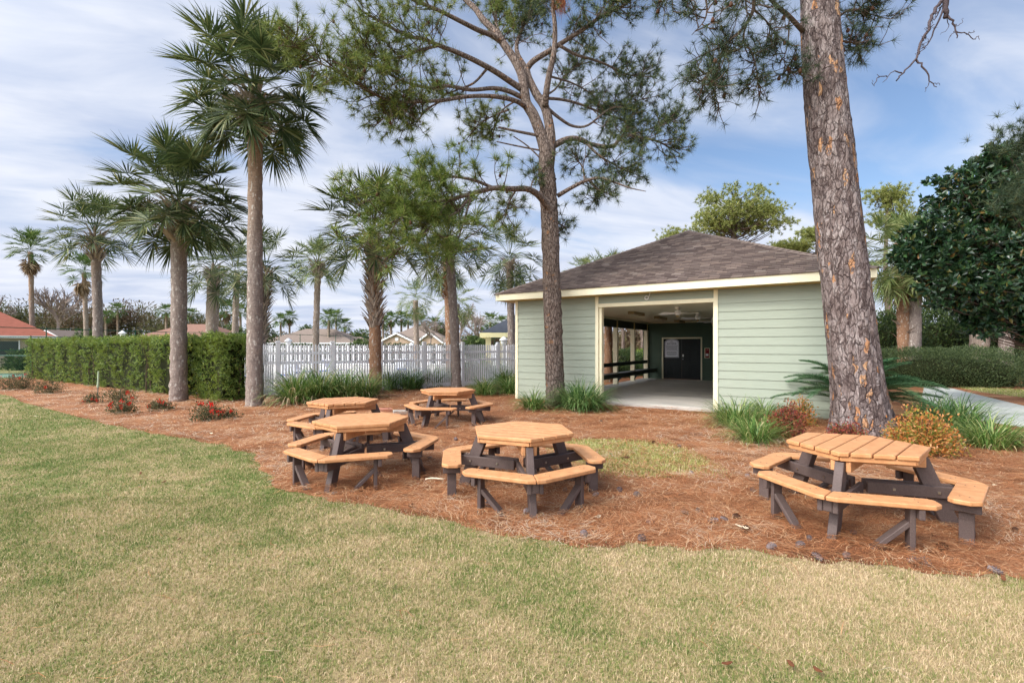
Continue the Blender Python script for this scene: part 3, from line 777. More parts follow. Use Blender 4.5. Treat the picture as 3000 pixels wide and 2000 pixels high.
# open left side: posts, dark beam, backrest and bench
PXL = 1.10
for i, y in enumerate((0.25, 2.0, 4.3, 6.6, 8.95, DY-0.12)):
    part('post', 'trim', [(PXL-0.10, PXL+0.10, y-0.075, y+0.075, 0.10, 2.60)])
    part('post_cap_strip', 'soffit', [(PXL+0.055, PXL+0.085, y-0.05, y+0.05, 2.602, 2.90)], 0)
part('side_beam', 'dkgreen', [(PXL-0.08, PXL+0.05, 0.17, DY-0.01, 2.601, 2.93)])
part('ceiling_trim', 'trim', [(PXL-0.09, PXL+0.09, 0.16, DY-0.005, 2.931, 3.0), (PXL+0.09, 8.29, DY-0.035, DY-0.02, 2.95, 3.0)])
part('bench_backrest', 'dkgreen', [(PXL+0.10, PXL+0.145, 0.3, DY-0.35, 0.90, 1.06)])
part('bench_seat', 'dkgreen', [(PXL+0.10, PXL+0.53, 0.3, DY-0.02, 0.585, 0.63), (PXL+0.49, PXL+0.53, 0.3, DY-0.02, 0.45, 0.584)])
for y in (2.0, 4.3, 6.6, 8.95):
    b = B(); b.add([(PXL+.1, y-.03, .58), (PXL+.48, y-.03, .58), (PXL+.1, y-.03, .22), (PXL+.1, y+.03, .58), (PXL+.48, y+.03, .58), (PXL+.1, y+.03, .22)],
                   [(0, 2, 1), (3, 4, 5), (0, 1, 4, 3), (1, 2, 5, 4), (2, 0, 3, 5)])
    b.build('bench_bracket', M['dkgreen'], pav)
part('ceiling', 'ceil', [(PXL-0.3, 8.38, 0.145, DY-0.001, 3.001, 3.03)], 0)
# eaves
E0 = 0.49
ex0, ex1, ey0, ey1 = -E0, LX+E0, -E0, DY+E0
part('soffit', 'soffit', [(ex0+.03, ex1-.03, ey0+.03, -0.043, 3.305, 3.32), (ex0+.03, -0.0, 0.0, ey1-.03, 3.305, 3.32), (LX, ex1-.03, 0.0, ey1-.03, 3.305, 3.32), (0.0, LX, DY+.14, ey1-.03, 3.305, 3.32), (0.0, 0.9, 0.14, DY, 3.305, 3.32)], 0)
part('fascia', 'trim', [(ex0, ex1, ey0, ey0+.028, 3.29, 3.505), (ex0, ex0+.028, ey0+.028, ey1-.028, 3.29, 3.505), (ex1-.028, ex1, ey0+.028, ey1-.028, 3.29, 3.505), (ex0, ex1, ey1-.028, ey1, 3.29, 3.505)], 0.004)
part('frieze_board', 'soffit', [(0.0, LX, -0.042, -0.0385, 3.284, 3.32)], 0)
# roof: four planes of shingle courses
def roof():
    V = []; Fq = []; UV = []
    zr = 6.02; run = LX/2 + E0 + 0.03; z0 = 3.50
    x0, x1, y0, y1 = ex0-.03, ex1+.03, ey0-.03, ey1+.03
    ya, yb = y0+run, y1-run; xm = LX/2
    planes = [((x0, y0), (x1, y0), (xm, ya), (xm, ya)), ((x1, y0), (x1, y1), (xm, yb), (xm, ya)), ((x1, y1), (x0, y1), (xm, yb), (xm, yb)), ((x0, y1), (x0, y0), (xm, ya), (xm, yb))]
    sl = math.hypot(run, zr-z0); rows = int(sl/0.142)
    rb = 0
    for (a, b_, c, d) in planes:
        a3, b3 = np.array([*a, z0]), np.array([*b_, z0]); c3, d3 = np.array([*c, zr]), np.array([*d, zr])
        e = unit(b3-a3); nrm = unit(np.cross(b3-a3, d3-a3))
        for r in range(rows):
            t0, t1 = r/rows, (r+1)/rows
            P = [a3+(d3-a3)*t0, b3+(c3-b3)*t0, b3+(c3-b3)*t1, a3+(d3-a3)*t1]
            up, lo = nrm*0.020, nrm*0.006
            k = len(V)
            V += [P[0]+up, P[1]+up, P[2]+lo, P[3]+lo, P[0]+lo*0.2, P[1]+lo*0.2]
            us = [float((q-a3) @ e) for q in P]
            UV += [(us[0], rb+r+.1), (us[1], rb+r+.1), (us[2], rb+r+.9), (us[3], rb+r+.9), (us[0], rb+r+.1), (us[1], rb+r+.1)]
            Fq += [(k, k+1, k+2, k+3), (k+4, k+5, k+1, k)]
        rb += rows + 3
    o = mobj('roof', V, [Fq], M['shingle'], pav, uv=UV)
    # hip and ridge caps, in short overlapping pieces
    b = B()
    for p, q in (((x0, y0, z0), (xm, ya, zr)), ((x1, y0, z0), (xm, ya, zr)), ((x0, y1, z0), (xm, yb, zr)), ((x1, y1, z0), (xm, yb, zr)), ((xm, ya, zr), (xm, yb, zr))):
        p, q = np.array(p), np.array(q); L = np.linalg.norm(q-p); n = int(L/0.2)
        for i in range(n):
            s = p+(q-p)*i/n; e2 = p+(q-p)*(i+1.25)/n
            s = s + np.array([0, 0, 0.030]); e2 = e2 + np.array([0, 0, 0.017])
            d = unit(e2-s); x = unit(np.cross(d, [0, 0, 1])); 
            dr = np.array([0, 0, -0.055])
            b.add([s-x*0.13+dr, s, s+x*0.13+dr, e2+x*0.13+dr, e2, e2-x*0.13+dr], [(0, 1, 4, 5), (1, 2, 3, 4)])
    cap = b.build('ridge_cap', M['shingle'], o)
roof()
def pl(x, y, z=0.0):
    return (0.127+.8437*x+.5368*y, 16.2-.5368*x+.8437*y, z)
# things fixed to the pavilion -------------------------------------------------
def text_mesh(name, s, size, parent, mat, M4, ext=0.001):
    c = bpy.data.curves.new(name, 'FONT'); c.body = s; c.size = size; c.extrude = ext; c.align_x = 'CENTER'; c.align_y = 'CENTER'
    o = bpy.data.objects.new(name, c); COL.objects.link(o)
    dg = bpy.context.evaluated_depsgraph_get()
    me = bpy.data.meshes.new_from_object(o.evaluated_get(dg))
    bpy.data.objects.remove(o)
    me.transform(M4); me.materials.clear(); me.materials.append(mat)
    q = bpy.data.objects.new(name, me); COL.objects.link(q); q.parent = parent
    return q
sg = thing('sign', 'white arch topped rules notice headed BAYSIDE on the dark door', 'sign', pl(2.39, DY-0.024), PA)
def arch(w, h0, h1, rise, n=14):
    pts = [(-w/2, h0), (w/2, h0)]
    for i in range(n+1):
        a = math.pi*i/n
        pts.append((w/2*math.cos(a), h1-rise+rise*math.sin(a)))
    return pts
def xz_prism(poly, y0, y1):
    b = B(); b.prism(poly, 0, 1); V = np.concatenate(b.v); V = np.stack([V[:, 0], np.where(V[:, 2] > .5, y0, y1), V[:, 1]], 1); b.v = [V]
    return b
xz_prism(arch(0.70, 1.20, 2.14, 0.17), -0.012, 0.0).build('border', M['sign_face'], sg)
xz_prism(arch(0.665, 1.215, 2.122, 0.16), -0.0135, -0.0115).build('rim_line', M['ink'], sg)
xz_prism(arch(0.64, 1.228, 2.10, 0.15), -0.0155, -0.013).build('face', M['sign_face'], sg)
R90 = Matrix.Rotation(R_(90), 4, 'X')
text_mesh('lettering', 'BAYSIDE', 0.125, sg, M['ink'], Matrix.Translation((0, -0.0165, 1.895)) @ R90)
b = B()
for z, wl in ((1.80, .60), (1.745, .56), (1.69, .56), (1.64, .5), (1.585, .55), (1.49, .52), (1.44, .5), (1.375, .53), (1.33, .44)):
    x = -wl/2
    while x < wl/2-.02:
        l_ = random.uniform(.02, .055); b.bb(x, min(x+l_, wl/2), -0.017, -0.0153, z-.011, z+.011); x += l_+.014
b.build('small_print', M['ink'], sg)
b = B()
for x, h_ in ((-.045, .05), (0, .075), (.045, .05)): b.tube([(x*1.4, -.0165, 1.975), (x, -.0165, 1.975+h_*.6), (x*.5, -.0165, 1.985+h_)], [.006, .008, .003], 5)
b.build('emblem', M['ink'], sg)
fe = thing('fire_extinguisher_cabinet', 'small white framed wall cabinet holding a red extinguisher', 'cabinet', pl(4.09, DY-0.02), PA)
b = B(); b.bb(-.125, .125, -.07, 0, 1.18, 1.205); b.bb(-.125, .125, -.07, 0, 1.665, 1.69); b.bb(-.125, -.095, -.07, 0, 1.205, 1.665); b.bb(.095, .125, -.07, 0, 1.205, 1.665)
bevel(b.build('frame', M['trim'], fe), .012, 2)
b = B(); b.bb(-.095, .095, -.012, -.004, 1.205, 1.665); b.build('back_panel', M['red'], fe)
b = B(); b.lathe((0, -.055, 1.215), [(.05, 0), (.062, .02), (.062, .26), (.045, .30), (.018, .32), (.018, .36)], 14); ex = b.build('extinguisher', M['red'], fe, True)
b = B(); b.lathe((0, -.056, 1.30), [(.0635, 0), (.0635, .11)], 14); b.build('paper_label', M['white'], ex)
b = B(); b.bar((0, -.09, 1.58), (0, -.02, 1.585), .02, .015); b.bar((0.01, -.08, 1.6), (.05, -.06, 1.62), .015, .012); b.build('valve', M['metal'], ex)
hk = thing('wall_bracket', 'little white curled bracket hanging under the eave above the open bay', 'bracket', pl(4.47, -0.045), PA)
sp = [(0.10, 0, 3.295), (0.085, -.005, 3.24), (0.07, -.01, 3.19), (0.05, -.012, 3.16)]
bb_ = B(); bb_.tube(sp, .011, 6); bb_.bb(.085, .115, -.02, .02, 3.285, 3.30); bb_.build('stem', M['white'], hk, True)
ring = [(0.05*math.cos(a)-.0, -.012+.004*a, 3.165+.05*math.sin(a)) for a in np.linspace(1.2, 7.6, 22)]
bb_ = B(); bb_.tube(ring, np.linspace(.01, .017, 22), 6); bb_.build('curl', M['white'], hk, True)
for i, y in enumerate((3.3, 6.5, 9.8)):
    f_ = thing('ceiling_light', ['shallow boxed ceiling light nearest the open front', 'middle one of the boxed ceiling lights, beside the second fan', 'boxed ceiling light closest to the back wall'][i], 'ceiling light', pl(3.1, y, 3.0), PA, 'boxed ceiling lights inside the pavilion')
    b = B(); b.bb(-.11, .11, -.62, -.58, -.105, -.001); b.bb(-.11, .11, .58, .62, -.105, -.001); b.bb(-.10, .10, -.58, .58, -.03, -.001); b.build('housing', M['fixture'], f_)
    b = B(); b.prism([(-.095, 0), (-.08, .06), (.08, .06), (.095, 0)], -.58, .58)
    V = np.concatenate(b.v); b.v = [np.stack([V[:, 0], V[:, 2], -0.031-V[:, 1]], 1)]; b.f3, b.f4, b.fn = [[tuple(q[::-1]) for q in L] for L in (b.f3, b.f4, b.fn)]
    b.build('lens', M['fixture'], f_)
for i, y in enumerate((1.6, 4.6, 7.6)):
    f_ = thing('ceiling_fan', ['white ceiling fan nearest the open front', 'middle white ceiling fan of the row', 'white ceiling fan deepest inside the pavilion'][i], 'ceiling fan', pl(4.95, y, 3.0), PA, 'white ceiling fans inside the pavilion')
    b = B(); b.lathe((0, 0, -.075), [(.05, 0), (.075, .03), (.08, .074)], 18); b.build('canopy', M['white'], f_, True)
    b = B(); b.lathe((0, 0, -.26), [(.03, 0), (.07, .01), (.10, .05), (.10, .12), (.05, .17), (.02, .19)], 18); b.build('motor', M['white'], f_, True)
    b = B(); b.lathe((0, 0, -.33), [(.012, 0), (.05, .015), (.055, .05), (.03, .075)], 14); b.build('light_cup', M['fixture'], f_, True)
    for j in range(5):
        a = j*2*math.pi/5 + 0.35 + i
        b = B(); c_, s_ = math.cos(a), math.sin(a)
        V = []
        for r, w_ in ((.10, .025), (.17, .03), (.19, .055), (.40, .07), (.60, .075), (.64, .05)):
            for sgn in (-1, 1): V.append((c_*r - s_*w_*sgn, s_*r + c_*w_*sgn, -.205 + sgn*w_*0.2))
        V2 = [(x, y_, z-.008) for x, y_, z in V]
        n = len(V)//2
        F_ = [(2*q, 2*q+2, 2*q+3, 2*q+1) for q in range(n-1)] + [(len(V)+2*q+1, len(V)+2*q+3, len(V)+2*q+2, len(V)+2*q) for q in range(n-1)]
        m_ = len(V)
        F_ += [(2*q, m_+2*q, m_+2*q+2, 2*q+2) for q in range(n-1)] + [(2*q+3, m_+2*q+3, m_+2*q+1, 2*q+1) for q in range(n-1)]
        b.add(V+V2, F_); b.build('blade', M['white'], f_)
det = thing('smoke_detector', 'tiny round white detector on the ceiling just inside the open bay', 'detector', pl(2.7, 0.9, 3.0), PA)
b = B(); b.lathe((0, 0, -.035), [(.03, 0), (.055, .012), (.06, .034)], 16); b.build('case', M['white'], det, True)

# ------------------------------------------------------------------ white picket fence
def picket_fence(name, pts, label, posts, hp=1.85, pw=.055, gap=.10, mat='white', rails=(0.16, 1.18, 1.52), group=None):
    root = thing(name, label, 'fence', (pts[0][0], pts[0][1], 0), 0, group)
    o = np.array(pts[0]); rb = B(); pb = B()
    for (a, c) in zip(pts[:-1], pts[1:]):
        a = np.array(a)-o; c = np.array(c)-o; L = np.linalg.norm(c-a); d = (c-a)/L; an = math.atan2(d[1], d[0])
        for z in rails: rb.bar((*a, z), (*c, z), .045, .09 if z > .3 else .12)
        n = int(L/gap)
        nx = np.array([d[1], -d[0]])*0.032
        for i in range(n):
            p = a + d*(i+.5)*gap + nx
            hh = hp - .04*math.cos(2*math.pi*i/17.0)*0 - (0.05 if i % 2 else 0)*0
            P = [(-pw/2, 0.05), (pw/2, 0.05), (pw/2, hh-.05), (0, hh), (-pw/2, hh-.05)]
            V = [(p[0]+d[0]*x+nx[0]*q, p[1]+d[1]*x+nx[1]*q, z) for q in (.45, -.3) for x, z in P]
            pb.add(V, [(0, 1, 2, 3, 4), (9, 8, 7, 6, 5), (0, 5, 6, 1), (1, 6, 7, 2), (2, 7, 8, 3), (3, 8, 9, 4), (4, 9, 5, 0)])
    rb.build('rails', M[mat], root); pb.build('pickets', M[mat], root)
    for x, y in posts:
        b = B(); q = np.array((x, y))-o
        b.box((*q, 0.95), (.13, .13, 1.9), rz=0.62); b.box((*q, 1.915), (.16, .16, .03), rz=.62); b.box((*q, 1.945), (.11, .11, .03), rz=.62)
        b.build('post', M[mat], root)
    return root
FA = np.array((-8.2, 16.75)); FB = np.array((0.05, 22.6)); fd = (FB-FA)/np.linalg.norm(FB-FA); FE = FA+fd*16.3
posts = [tuple(FA+fd*1.85*i) for i in range(9)]
picket_fence('picket_fence', [FA, FE], 'long white picket fence running from the palms behind the grass clumps to the pavilion', posts)
picket_fence('picket_fence', [(-12.6, 18.3), FA-np.array([.07, -.03])], 'short white picket fence panel closing the gap beside the hedge', [(-10.4, 17.5)])
picket_fence('picket_fence', [(-23, 43), (4, 43)], 'distant white picket fence on the far side of the pool', [(-23+2.7*i, 43) for i in range(11)], gap=.16, pw=.07)

# ------------------------------------------------------------------ palms
UPV = np.array([0, 0, 1.0])
def frond(base, az, el, Lp, Lf, nseg=34, droop=0.35, spread=150, pw=0.03, thin=1.0):
    """one costapalmate leaf: petiole strip and a fan of narrow split segments"""
    h = np.array([math.cos(az), math.sin(az), 0.0])
    s = np.array([-math.sin(az), math.cos(az), 0.0])
    out = []
    # petiole bends with its weight
    n = 6; P = [np.array(base, float)]; e = el
    for i in range(n):
        P.append(P[-1] + (h*math.cos(e)+UPV*math.sin(e))*Lp/n); e -= 0.20*droop*(0.25+0.75*math.cos(el))
    P = np.array(P)
    wd = np.linspace(pw*1.6, pw*.7, n+1)[:, None]
    V = np.concatenate([P-s*wd/2, P+s*wd/2, P-UPV*wd*.5]); m = n+1
    Fp = []
    for i in range(n):
        Fp += [(i, m+i, m+i+1), (i, m+i+1, i+1), (m+i, 2*m+i, 2*m+i+1), (m+i, 2*m+i+1, m+i+1), (2*m+i, i, i+1), (2*m+i, i+1, 2*m+i+1)]
    out.append((V, np.array(Fp)))
    hub = P[-1]
    # costa continues and arches
    a = np.linspace(-spread, spread, nseg) + rng.normal(0, 1.6, nseg)
    a = np.radians(a)
    k = np.clip(1-np.abs(a)/math.radians(spread), 0, 1)
    f = h*math.cos(e)+UPV*math.sin(e); u = np.cross(f, s); u = u if u[2] > 0 else -u
    cl = Lf*0.34
    e2 = e - 0.75*k
    origin = hub + (h*np.cos((e+e2)/2)[:, None] + UPV*np.sin((e+e2)/2)[:, None])*(cl*k**1.3)[:, None]
    dirv = unit(f*np.cos(a)[:, None] + s*np.sin(a)[:, None] + u*(0.34*np.abs(np.sin(a)))[:, None] + (h*np.cos(e2)[:, None]+UPV*np.sin(e2)[:, None])*0.28*k[:, None])
    dirv = unit(dirv + rng.normal(0, 0.06, (nseg, 3)))
    L = Lf*(0.74+0.10*k)*rng.uniform(.84, 1.1, nseg)
    prm = np.array([0, .25, .5, .74, .9, 1.0]); wv = np.array([.014, .042, .044, .020, .008, .002])*Lf/1.1*thin
    wdir = unit(np.cross(dirv, u))
    pts = origin[:, None, :] + dirv[:, None, :]*(L[:, None]*prm)[:, :, None]
    dr = (droop*(0.12+0.36*rng.random(nseg)))[:, None]*L[:, None]*prm**2.6
    pts[:, :, 2] -= dr
    W = wv[None, :, None]*wdir[:, None, :]
    fold = u[None, None, :]*wv[None, :, None]*rng.uniform(-.9, .9, (nseg, 1, 1))
    V = np.stack([pts-W/2-fold*.4, pts+W/2+fold*.4], 2).reshape(-1, 3)
    idx = np.arange(nseg)[:, None]*12 + np.arange(5)[None, :]*2
    idx = idx.reshape(-1, 1)
    Fq = np.concatenate([idx+np.array([0, 1, 3]), idx+np.array([0, 3, 2])])
    out.append((V, Fq))
    return merge(out)
def palm_crown(n, R, dmin=-40, dmax=86, hz=0.45, droop=0.35, nseg=34, az0=0.0, pf=.56, thin=1.0, spread=165, bias=None):
    parts = []
    for i in range(n):
        q = (i+.5)/n
        el = R_(dmax-(dmax-dmin)*q**.85 + rng.normal(0, 7))
        az = az0 + i*2.399963 + rng.normal(0, .15)
        b = np.array([.08*math.cos(az), .08*math.sin(az), hz*(1-q)])
        r = R*rng.uniform(.88, 1.08)*(0.9 if q < .12 else 1.0)
        parts.append(frond(b, az, el, r*pf, r*(1-pf)*1.02, nseg, droop*(0.6+0.8*q), spread, 0.03*R/2.4, thin))
    return merge(parts)
def boots_mesh(z0, z1, rad, n, L, out=.34):
    """old leaf bases: split wedges clasping the trunk in a crisscross"""
    b = B()
    for i in range(n):
        q = (i+rng.random()*.5)/n; z = z0+(z1-z0)*q; az = i*2.399963+rng.normal(0, .15)
        h = np.array([math.cos(az), math.sin(az), 0]); s = np.array([-math.sin(az), math.cos(az), 0])
        Lb = L*rng.uniform(.75, 1.25); o_ = out*rng.uniform(.5, 1.6)
        for sg in (-1, 1):
            if rng.random() < .12: continue
            lat = sg*rng.uniform(.22, .5)
            p0 = h*rad*.93 + UPV*z + s*sg*.03
            p1 = h*(rad+.03+Lb*o_*.35) + UPV*(z+Lb*.42) + s*lat*Lb*.5
            p2 = h*(rad+.05+Lb*o_) + UPV*(z+Lb*rng.uniform(.6, .9)) + s*lat*Lb
            V = []
            for p, w_ in ((p0, .07), (p1, .048), (p2, .016)):
                V += [p-s*w_-h*w_*.2, p+s*w_-h*w_*.2, p+h*w_*.55+UPV*w_*.1]
            b.add(V, [(0, 1, 4, 3), (1, 2, 5, 4), (2, 0, 3, 5), (3, 4, 7, 6), (4, 5, 8, 7), (5, 3, 6, 8), (6, 7, 8)])
    return b
def trunk_mesh(path, rad, n=14, rough=.012):
    P = smooth_path(path, 8); rr = np.interp(np.linspace(0, 1, len(P)), np.linspace(0, 1, len(rad)), rad)
    V, Fq = tube(P, rr, n)
    V += rng.normal(0, rough, V.shape)*np.array([1, 1, .2])
    b = B(); b.add(V, Fq + [tuple(range(len(V)-n, len(V)))])
    return b
def palm(label, base, topz, Rc, rad, lean=(0, 0), n=36, boots=None, mat='sabal', bark='palm_grey', skirt=0, group='cabbage palms', az0=0., seed=0, droop=.35, nseg=34, dmin=-40, name='palm_tree', flare=1.25, bmat='boot', thin=1.0, pf=.56, dmax=86, spread=165):
    """base (x,y); topz = height of the heart; Rc crown radius; rad trunk radii along it"""
    root = thing(name, label, 'palm tree', (base[0], base[1], 0), 0, group)
    top = np.array([lean[0], lean[1], topz])
    path = [np.array([lean[0]*(q**1.6), lean[1]*(q**1.6), topz*q]) for q in (0, .05, .2, .4, .6, .8, 1.0)]
    path[0] = path[0]-UPV*.1
    r = [rad*flare, rad*1.08, rad, rad*.97, rad*.93, rad*.92, rad*.9] if np.isscalar(rad) else rad
    trunk_mesh(path, r, 16 if Rc > 1.6 else 8).build('trunk', M[bark], root, True)
    V, Fq = palm_crown(n, Rc, dmin, dmax, .25*Rc, droop, nseg, az0, pf, thin, spread)
    mobj('crown', V+top, [Fq], M[mat], root)
    if boots:
        z0, cnt, L = boots
        bm = boots_mesh(z0, topz+.1, (rad if np.isscalar(rad) else rad[-1])*1.0, cnt, L, .34 if cnt > 80 else .75)
        # follow the lean
        for v in bm.v:
            q = np.clip(v[:, 2:3]/topz, 0, 1.05)**1.6; v[:, :1] += lean[0]*q; v[:, 1:2] += lean[1]*q
        bm.build('leaf_bases', M[bmat], root)
    if skirt:
        V, Fq = palm_crown(skirt, Rc*1.0, -88, -72, .5, .15, max(14, nseg//2), 1.0, .5, thin*1.5, 60)
        mobj('skirt', V+top-UPV*.40, [Fq], M['skirt'], root)
    return root
def PB(px, Y): return (X_(px, Y), Y)
sab = 'cabbage palms'
Y = 14.2
palm('tallest cabbage palm, clean grey trunk with ragged leaf bases on top, beside the hedge end', PB(746, Y), Z_(292, Y), 2.3, .215, (X_(738, Y)-X_(746, Y), .2), 60, (Z_(400, Y), 64, .62), az0=.4, bark='palm_grey', dmin=-30, nseg=56)
Y = 15.5
palm('stout cabbage palm rising in front of the hedge gap, second tallest', PB(524, Y), Z_(610, Y), 2.3, .235, (X_(512, Y)-X_(524, Y), .2), 60, (Z_(715, Y), 64, .6), az0=2.2, dmin=-30, nseg=56)
Y = 22.5
palm('cabbage palm with a drooping crown behind the left part of the hedge', PB(290, Y), Z_(700, Y), 2.2, .20, (X_(268, Y)-X_(290, Y), .2), 44, (Z_(765, Y), 46, .6), az0=2.0, dmin=-14)
Y = 23
palm('cabbage palm with a swollen brown trunk behind the hedge right of the stout one', PB(619, Y), Z_(800, Y), 2.05, [.30, .28, .26, .25, .27, .26, .26], (0.05, .1), 34, (Z_(830, Y), 26, .45), az0=.2, mat='sabal', bark='palm_pale')
Y = 29
palm('slim cabbage palm partly hidden by the tallest trunk, behind the hedge', PB(687, Y), Z_(800, Y), 2.1, .18, (.1, .1), 30, None, az0=.9, bark='palm_pale')
Y = 20
palm('cabbage palm with a rough scaly trunk directly behind the tallest trunk', PB(757, Y), Z_(800, Y), 1.95, .2, (.25, .1), 30, (Z_(1000, Y), 110, .4), az0=2.5)
Y = 26
palm('slender pale cabbage palm standing alone beyond the fence, its crown against open sky', PB(924, Y), Z_(785, Y), 1.75, .17, (X_(930, Y)-X_(924, Y), .1), 44, (Z_(815, Y), 46, .5), az0=.7, mat='sabal2', bark='palm_pale', dmin=-24)
Y = 17.7
palm('cabbage palm with crisscross leaf bases all up its trunk, at the grass clumps', PB(1100, Y), Z_(700, Y), 2.4, [.30, .24, .22, .21, .2, .21, .22], (X_(1088, Y)-X_(1100, Y), .2), 44, (Z_(965, Y), 130, .5), az0=1.0, dmin=-26, dmax=88, nseg=40, bark='palm_red')
Y = 20
palm('leaning cabbage palm with a curved brown trunk behind the farthest table', PB(1337, Y), Z_(715, Y), 2.2, .19, (X_(1312, Y)-X_(1337, Y), .2), 44, (Z_(745, Y), 18, .4), az0=.1, dmin=-26)
Y = 26
palm('palm with a red fibrous neck showing just left of the leaning palm', PB(1318, Y), Z_(770, Y), 2.0, .2, (-.2, .1), 30, (Z_(880, Y), 60, .35), az0=2.2, bark='palm_red', dmin=-60, bmat='bootred')
Y = 32
palm('short yellowish cabbage palm beyond the fence between the two big trunks', PB(1222, Y), Z_(880, Y), 1.55, .19, (X_(1216, Y)-X_(1222, Y), .1), 30, None, az0=.5, mat='sabal2', bark='palm_pale', dmin=-60)
Y = 34
palm('short palm with arching fronds peeping out right of the leaning palm', PB(1335, Y), Z_(890, Y), 1.75, .2, (.1, .1), 30, None, az0=1.5, mat='sabal2', dmin=-60)
Y = 25
palm('grey trunked cabbage palm right behind the left eave corner of the pavilion', PB(1500, Y), Z_(770, Y), 2.15, .2, (X_(1492, Y)-X_(1500, Y), .1), 34, (Z_(800, Y), 30, .4), az0=.3, mat='sabal', dmin=-65)
# behind the pavilion
Y = 33
palm('palm whose frond tips stick up over the left slope of the pavilion roof', PB(1712, Y), Z_(815, Y), 1.6, .2, (0, 0), 26, None, az0=.3, mat='sabal2')
Y = 23.5
palm('red barked palm trunk seen through the first gap between the pavilion posts', PB(1782, Y), Z_(800, Y)-.5, 1.7, .2, (0, 0), 26, None, az0=.3, bark='palm_red', mat='sabal2')
Y = 24
palm('big light green cabbage palm behind the large pine trunk, its trunk reddish', PB(2648, Y), Z_(775, Y), 2.5, .27, (-.35, -.3), 60, (Z_(1000, Y), 20, .4), az0=.3, mat='sabal2', bark='palm_red', dmin=-55, group='palms on the right')
palm('grey palm trunk pressed against the reddish one, right of the large pine', PB(2678, Y-.3), Z_(770, Y), 2.1, .28, (.0, -.1), 34, None, az0=1.8, mat='sabal2', bark='palm_grey', dmin=-62, group='palms on the right')
palm('pale palm trunk in the gap under the magnolia branches, above the clipped shrub', PB(2868, 26), 5.6, 2.1, .42, (.2, .1), 30, None, az0=.8, mat='sabal', bark='palm_pale', group='palms on the right')
palm('palm trunk with an orange upper part under the magnolia, farthest right', PB(2948, 25), 5.8, 2.1, .3, (.1, .1), 30, None, az0=.8, mat='sabal', bark='palm_grey', group='palms on the right')
# fan palms with skirts, far left
Y = 46
palm('tall thin fan palm with a brown skirt at the far left over the red roof', PB(95, Y), Z_(738, Y), 2.1, .2, (X_(89, Y)-X_(95, Y), 0), 34, None, 'washy', 'palm_pale', 26, 'skirted fan palms', .3, droop=.3, nseg=26, dmin=-8, thin=1.5)
Y = 44
palm('thin fan palm with a rusty skirt close to the left drooping palm', PB(254, Y), Z_(800, Y), 1.95, .19, (X_(246, Y)-X_(254, Y), 0), 30, None, 'washy', 'palm_pale', 22, 'skirted fan palms', 1.0, droop=.3, nseg=26, dmin=-8, thin=1.5)
def far_palms():
    spec = [(487, 915, 90, 1.9, 'far palm above the brown roof behind the hedge'), (560, 925, 95, 1.8, 'far palm between the stout trunk and the swollen one'),
            (345, 912, 95, 2.0, 'far palm over the winter woods right of the left drooping palm'), (663, 912, 75, 2.4, 'far palm with a yellow skirt between two trunks behind the hedge'),
            (704, 915, 85, 2.0, 'far slim palm just left of the tallest trunk'), (822, 942, 90, 1.9, 'left one of a pair of far palms over the grey brown roof'),
            (848, 934, 92, 1.9, 'right one of a pair of far palms over the grey brown roof'), (964, 938, 75, 2.1, 'far bushy palm beyond the slender pale palm'),
            (985, 930, 88, 1.8, 'far palm rising behind the bushy one'), (1010, 956, 88, 1.8, 'far palm left of the crisscross trunk over a small roof'),
            (1122, 948, 85, 1.9, 'far palm just right of the crisscross trunk'), (1146, 938, 84, 1.9, 'far palm at the left of the tan gabled house'),
            (1176, 936, 86, 1.9, 'far palm behind the top of the tan house roof'), (1196, 940, 90, 1.8, 'far palm right behind the tan house ridge'),
            (1236, 946, 88, 1.8, 'far palm over the right end of the tan house'), (1400, 958, 85, 1.9, 'far palm left of the yellow pool pavilion'),
            (1437, 944, 80, 2.0, 'far palm above the dark roof of the yellow pool pavilion'), (1472, 950, 84, 1.9, 'far palm at the right of the dark pool pavilion roof'),
            (1275, 956, 80, 1.9, 'far brownish palm beside the leaning trunk'), (310, 930, 92, 1.7, 'far palm low over the woods by the left fan palms')]
    V, Fq = palm_crown(24, 1.9, -30, 85, .4, .3, 18, .2, .46, 2.2, 130)
    cm = None
    for i, (px, py, Y, R, lb) in enumerate(spec):
        z = Z_(py, Y)
        r = thing('palm_tree', lb, 'palm tree', (X_(px, Y), Y, 0), random.uniform(0, 6), 'far palms')
        trunk_mesh([(0, 0, -.1), (0.05, 0, z*.5), (0, 0, z)], [.26, .2, .2], 6, .0).build('trunk', M['palm_pale'], r, True)
        if cm is None: c = mobj('crown', V, [Fq], M['washy'], r); cm = c.data
        else:
            c = bpy.data.objects.new('crown', cm); COL.objects.link(c); c.parent = r
        c.location = (0, 0, z); c.scale = (R/1.9,)*3
        if i in (3, 6, 11, 18):
            V2, F2 = palm_crown(14, R*.8, -86, -66, .1, .2, 10, 1.0, .3, 2.4, 70)
            mobj('skirt', V2+np.array([0, 0, z]), [F2], M['skirt'], r)
far_palms()

